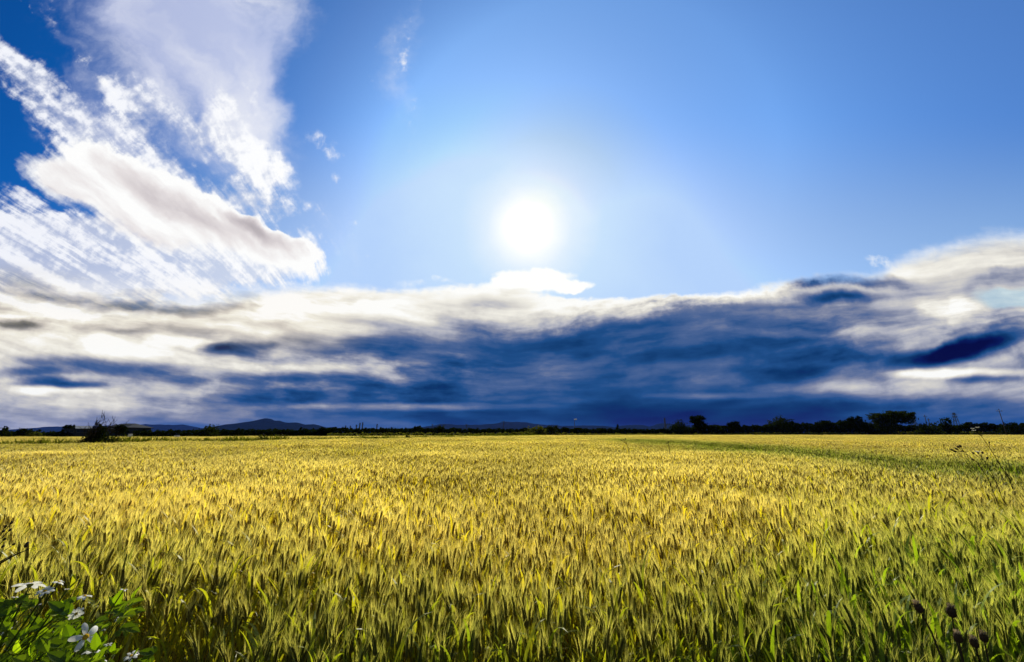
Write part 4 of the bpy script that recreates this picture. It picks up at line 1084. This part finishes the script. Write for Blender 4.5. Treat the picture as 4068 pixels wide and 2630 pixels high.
def flower_weed(label, base, d, flowers, leaves, seed):
    rng = random.Random(seed); foot = Vector((xat(base, d), d, 0)); root = empty('flowering_weed', foot); tag(root, label, 'flowering plant', 'white flowered weeds at the lower left')
    b = MB(); top = max(place(X, Y, d).z for X, Y, *_ in flowers)
    fork = Vector((foot.x, d, top * .55))
    b.tube([(0, 0, 0), (0, 0, top * .3), fork - foot], [.005, .0045, .004], 7)
    for X, Y, R, nx, ny, nz, n in flowers:
        dd = d + rng.uniform(-.08, .08); c = place(X, Y, dd); f = Vector((nx, ny, nz)).normalized()
        mid = fork.lerp(c, .6) + Vector((rng.uniform(-.02, .02), 0, .05)); b.tube([fork - foot, mid - foot, c - f * R * .5 - foot, c - f * R * .2 - foot], [.003, .0022, .0014, .0013], 5)
        flower(root, foot, c, f, R, n, rng)
    for X, Y, L, ang, el in leaves:
        dd = d + rng.uniform(-.12, .10); c = place(X, Y, dd) ; dv = Vector((math.cos(ang), -rng.uniform(.1, .5), math.sin(ang) * .8 + el)).normalized()
        p0 = c - dv * L * .5; lb = MB(); nrm = Vector((rng.uniform(-.4, .4), -.55, 1))
        s = dv.cross(nrm).normalized()
        leaf_blade(lb, p0, dv, nrm, L, L * .52)
        for sg in (1, -1): leaf_blade(lb, p0 - dv * L * .05, dv * .75 + s * sg * .7, nrm, L * .68, L * .36, 6)
        for q in range(len(lb.V)): lb.V[q] = tuple(Vector(lb.V[q]) - foot)
        att = Vector((foot.x + (p0.x - foot.x) * .35, d, max(.25, p0.z - .14)))
        b.tube([Vector((0, 0, att.z * .8)) if att.z < top * .6 else fork - foot, att - foot, p0 - foot], [.0013, .0011, .0008], 5)
        lb.build('leaf', MAT['weed'], root, smooth_=False)
    b.build('stem', MAT['weedstem'], root, smooth_=True)
rl = random.Random(4)
def leaves_in(x0, x1, y0, y1, n, L0=.017, L1=.036):
    return [(rl.uniform(x0, x1), rl.uniform(y0, y1), rl.uniform(L0, L1), rl.uniform(-.6, 3.6), rl.uniform(-.1, .5)) for _ in range(n)]
flower_weed('leafy weed with a big drooping white flower at the far left', 60, .95, [(120, 2322, .032, -.3, .45, .8, 6), (178, 2348, .017, .2, -.3, .9, 8), (234, 2312, .014, .2, .2, .9, 7), (22, 2506, .013, 0, -.4, .8, 6), (36, 2578, .010, .1, -.4, .8, 6),
             (60, 2372, .008, .1, .1, .9, 5), (268, 2340, .007, .1, .3, .8, 5), (150, 2405, .008, -.2, -.3, .8, 5), (12, 2430, .009, .1, -.3, .9, 6)],
            leaves_in(-40, 260, 2375, 2640, 95), 1)
flower_weed('weed with a small upright white flower over a side facing one', 330, 1.0, [(336, 2368, .020, .1, .1, 1, 8), (303, 2438, .017, .5, -.7, .4, 8), (470, 2460, .009, .3, -.3, .8, 6), (492, 2342, .011, .2, .2, .9, 5),
             (412, 2500, .008, .1, -.2, .9, 5), (272, 2402, .006, .2, .2, .9, 5), (250, 2480, .008, -.2, -.4, .8, 6)],
            leaves_in(200, 420, 2450, 2640, 48), 2)
flower_weed('weed with large sideways white petals at the bottom left', 380, .85, [(340, 2530, .028, .85, -.3, .35, 5), (368, 2584, .020, .1, .1, 1, 6), (385, 2632, .018, .3, -.3, .8, 6), (292, 2628, .016, -.2, -.3, .9, 6), (430, 2560, .008, .2, -.2, .9, 5)],
            leaves_in(120, 420, 2550, 2660, 34), 3)
flower_weed('dark leaved weed with one small white flower, rightmost of the flowering weeds', 520, 1.1, [(520, 2606, .018, .2, -.2, .9, 7), (548, 2590, .010, .3, .1, .8, 5)],
            [(470, 2375, 0.041, 1.2, .3), (500, 2400, 0.048, .6, .4), (540, 2390, 0.041, .35, .2), (480, 2430, 0.041, 2.6, .1), (550, 2425, 0.037, .1, .1), (512, 2440, 0.041, .4, 0), (505, 2490, 0.041, .3, .1), (530, 2500, 0.034, -.1, 0), (455, 2425, 0.041, 2.9, 0), (540, 2350, 0.034, .9, .5)] + leaves_in(430, 600, 2560, 2660, 7), 4)

# ------------------------------------------------------------------ blue air between the field and the far hills
def haze():
    b = MB(); b.box((-16000, -60, -1.5), (16000, 12500, 275))
    m, nt = mat('haze'); out = nd(nt, 'ShaderNodeOutputMaterial'); pv = nd(nt, 'ShaderNodeVolumePrincipled')
    pv.inputs['Color'].default_value = (.10, .24, 1.0, 1); pv.inputs['Density'].default_value = 1.6e-5
    nt.links.new(pv.outputs[0], out.inputs['Volume'])
    tag(b.build('haze', m), 'thin blue haze over the plain', 'haze', kind='stuff')
haze()
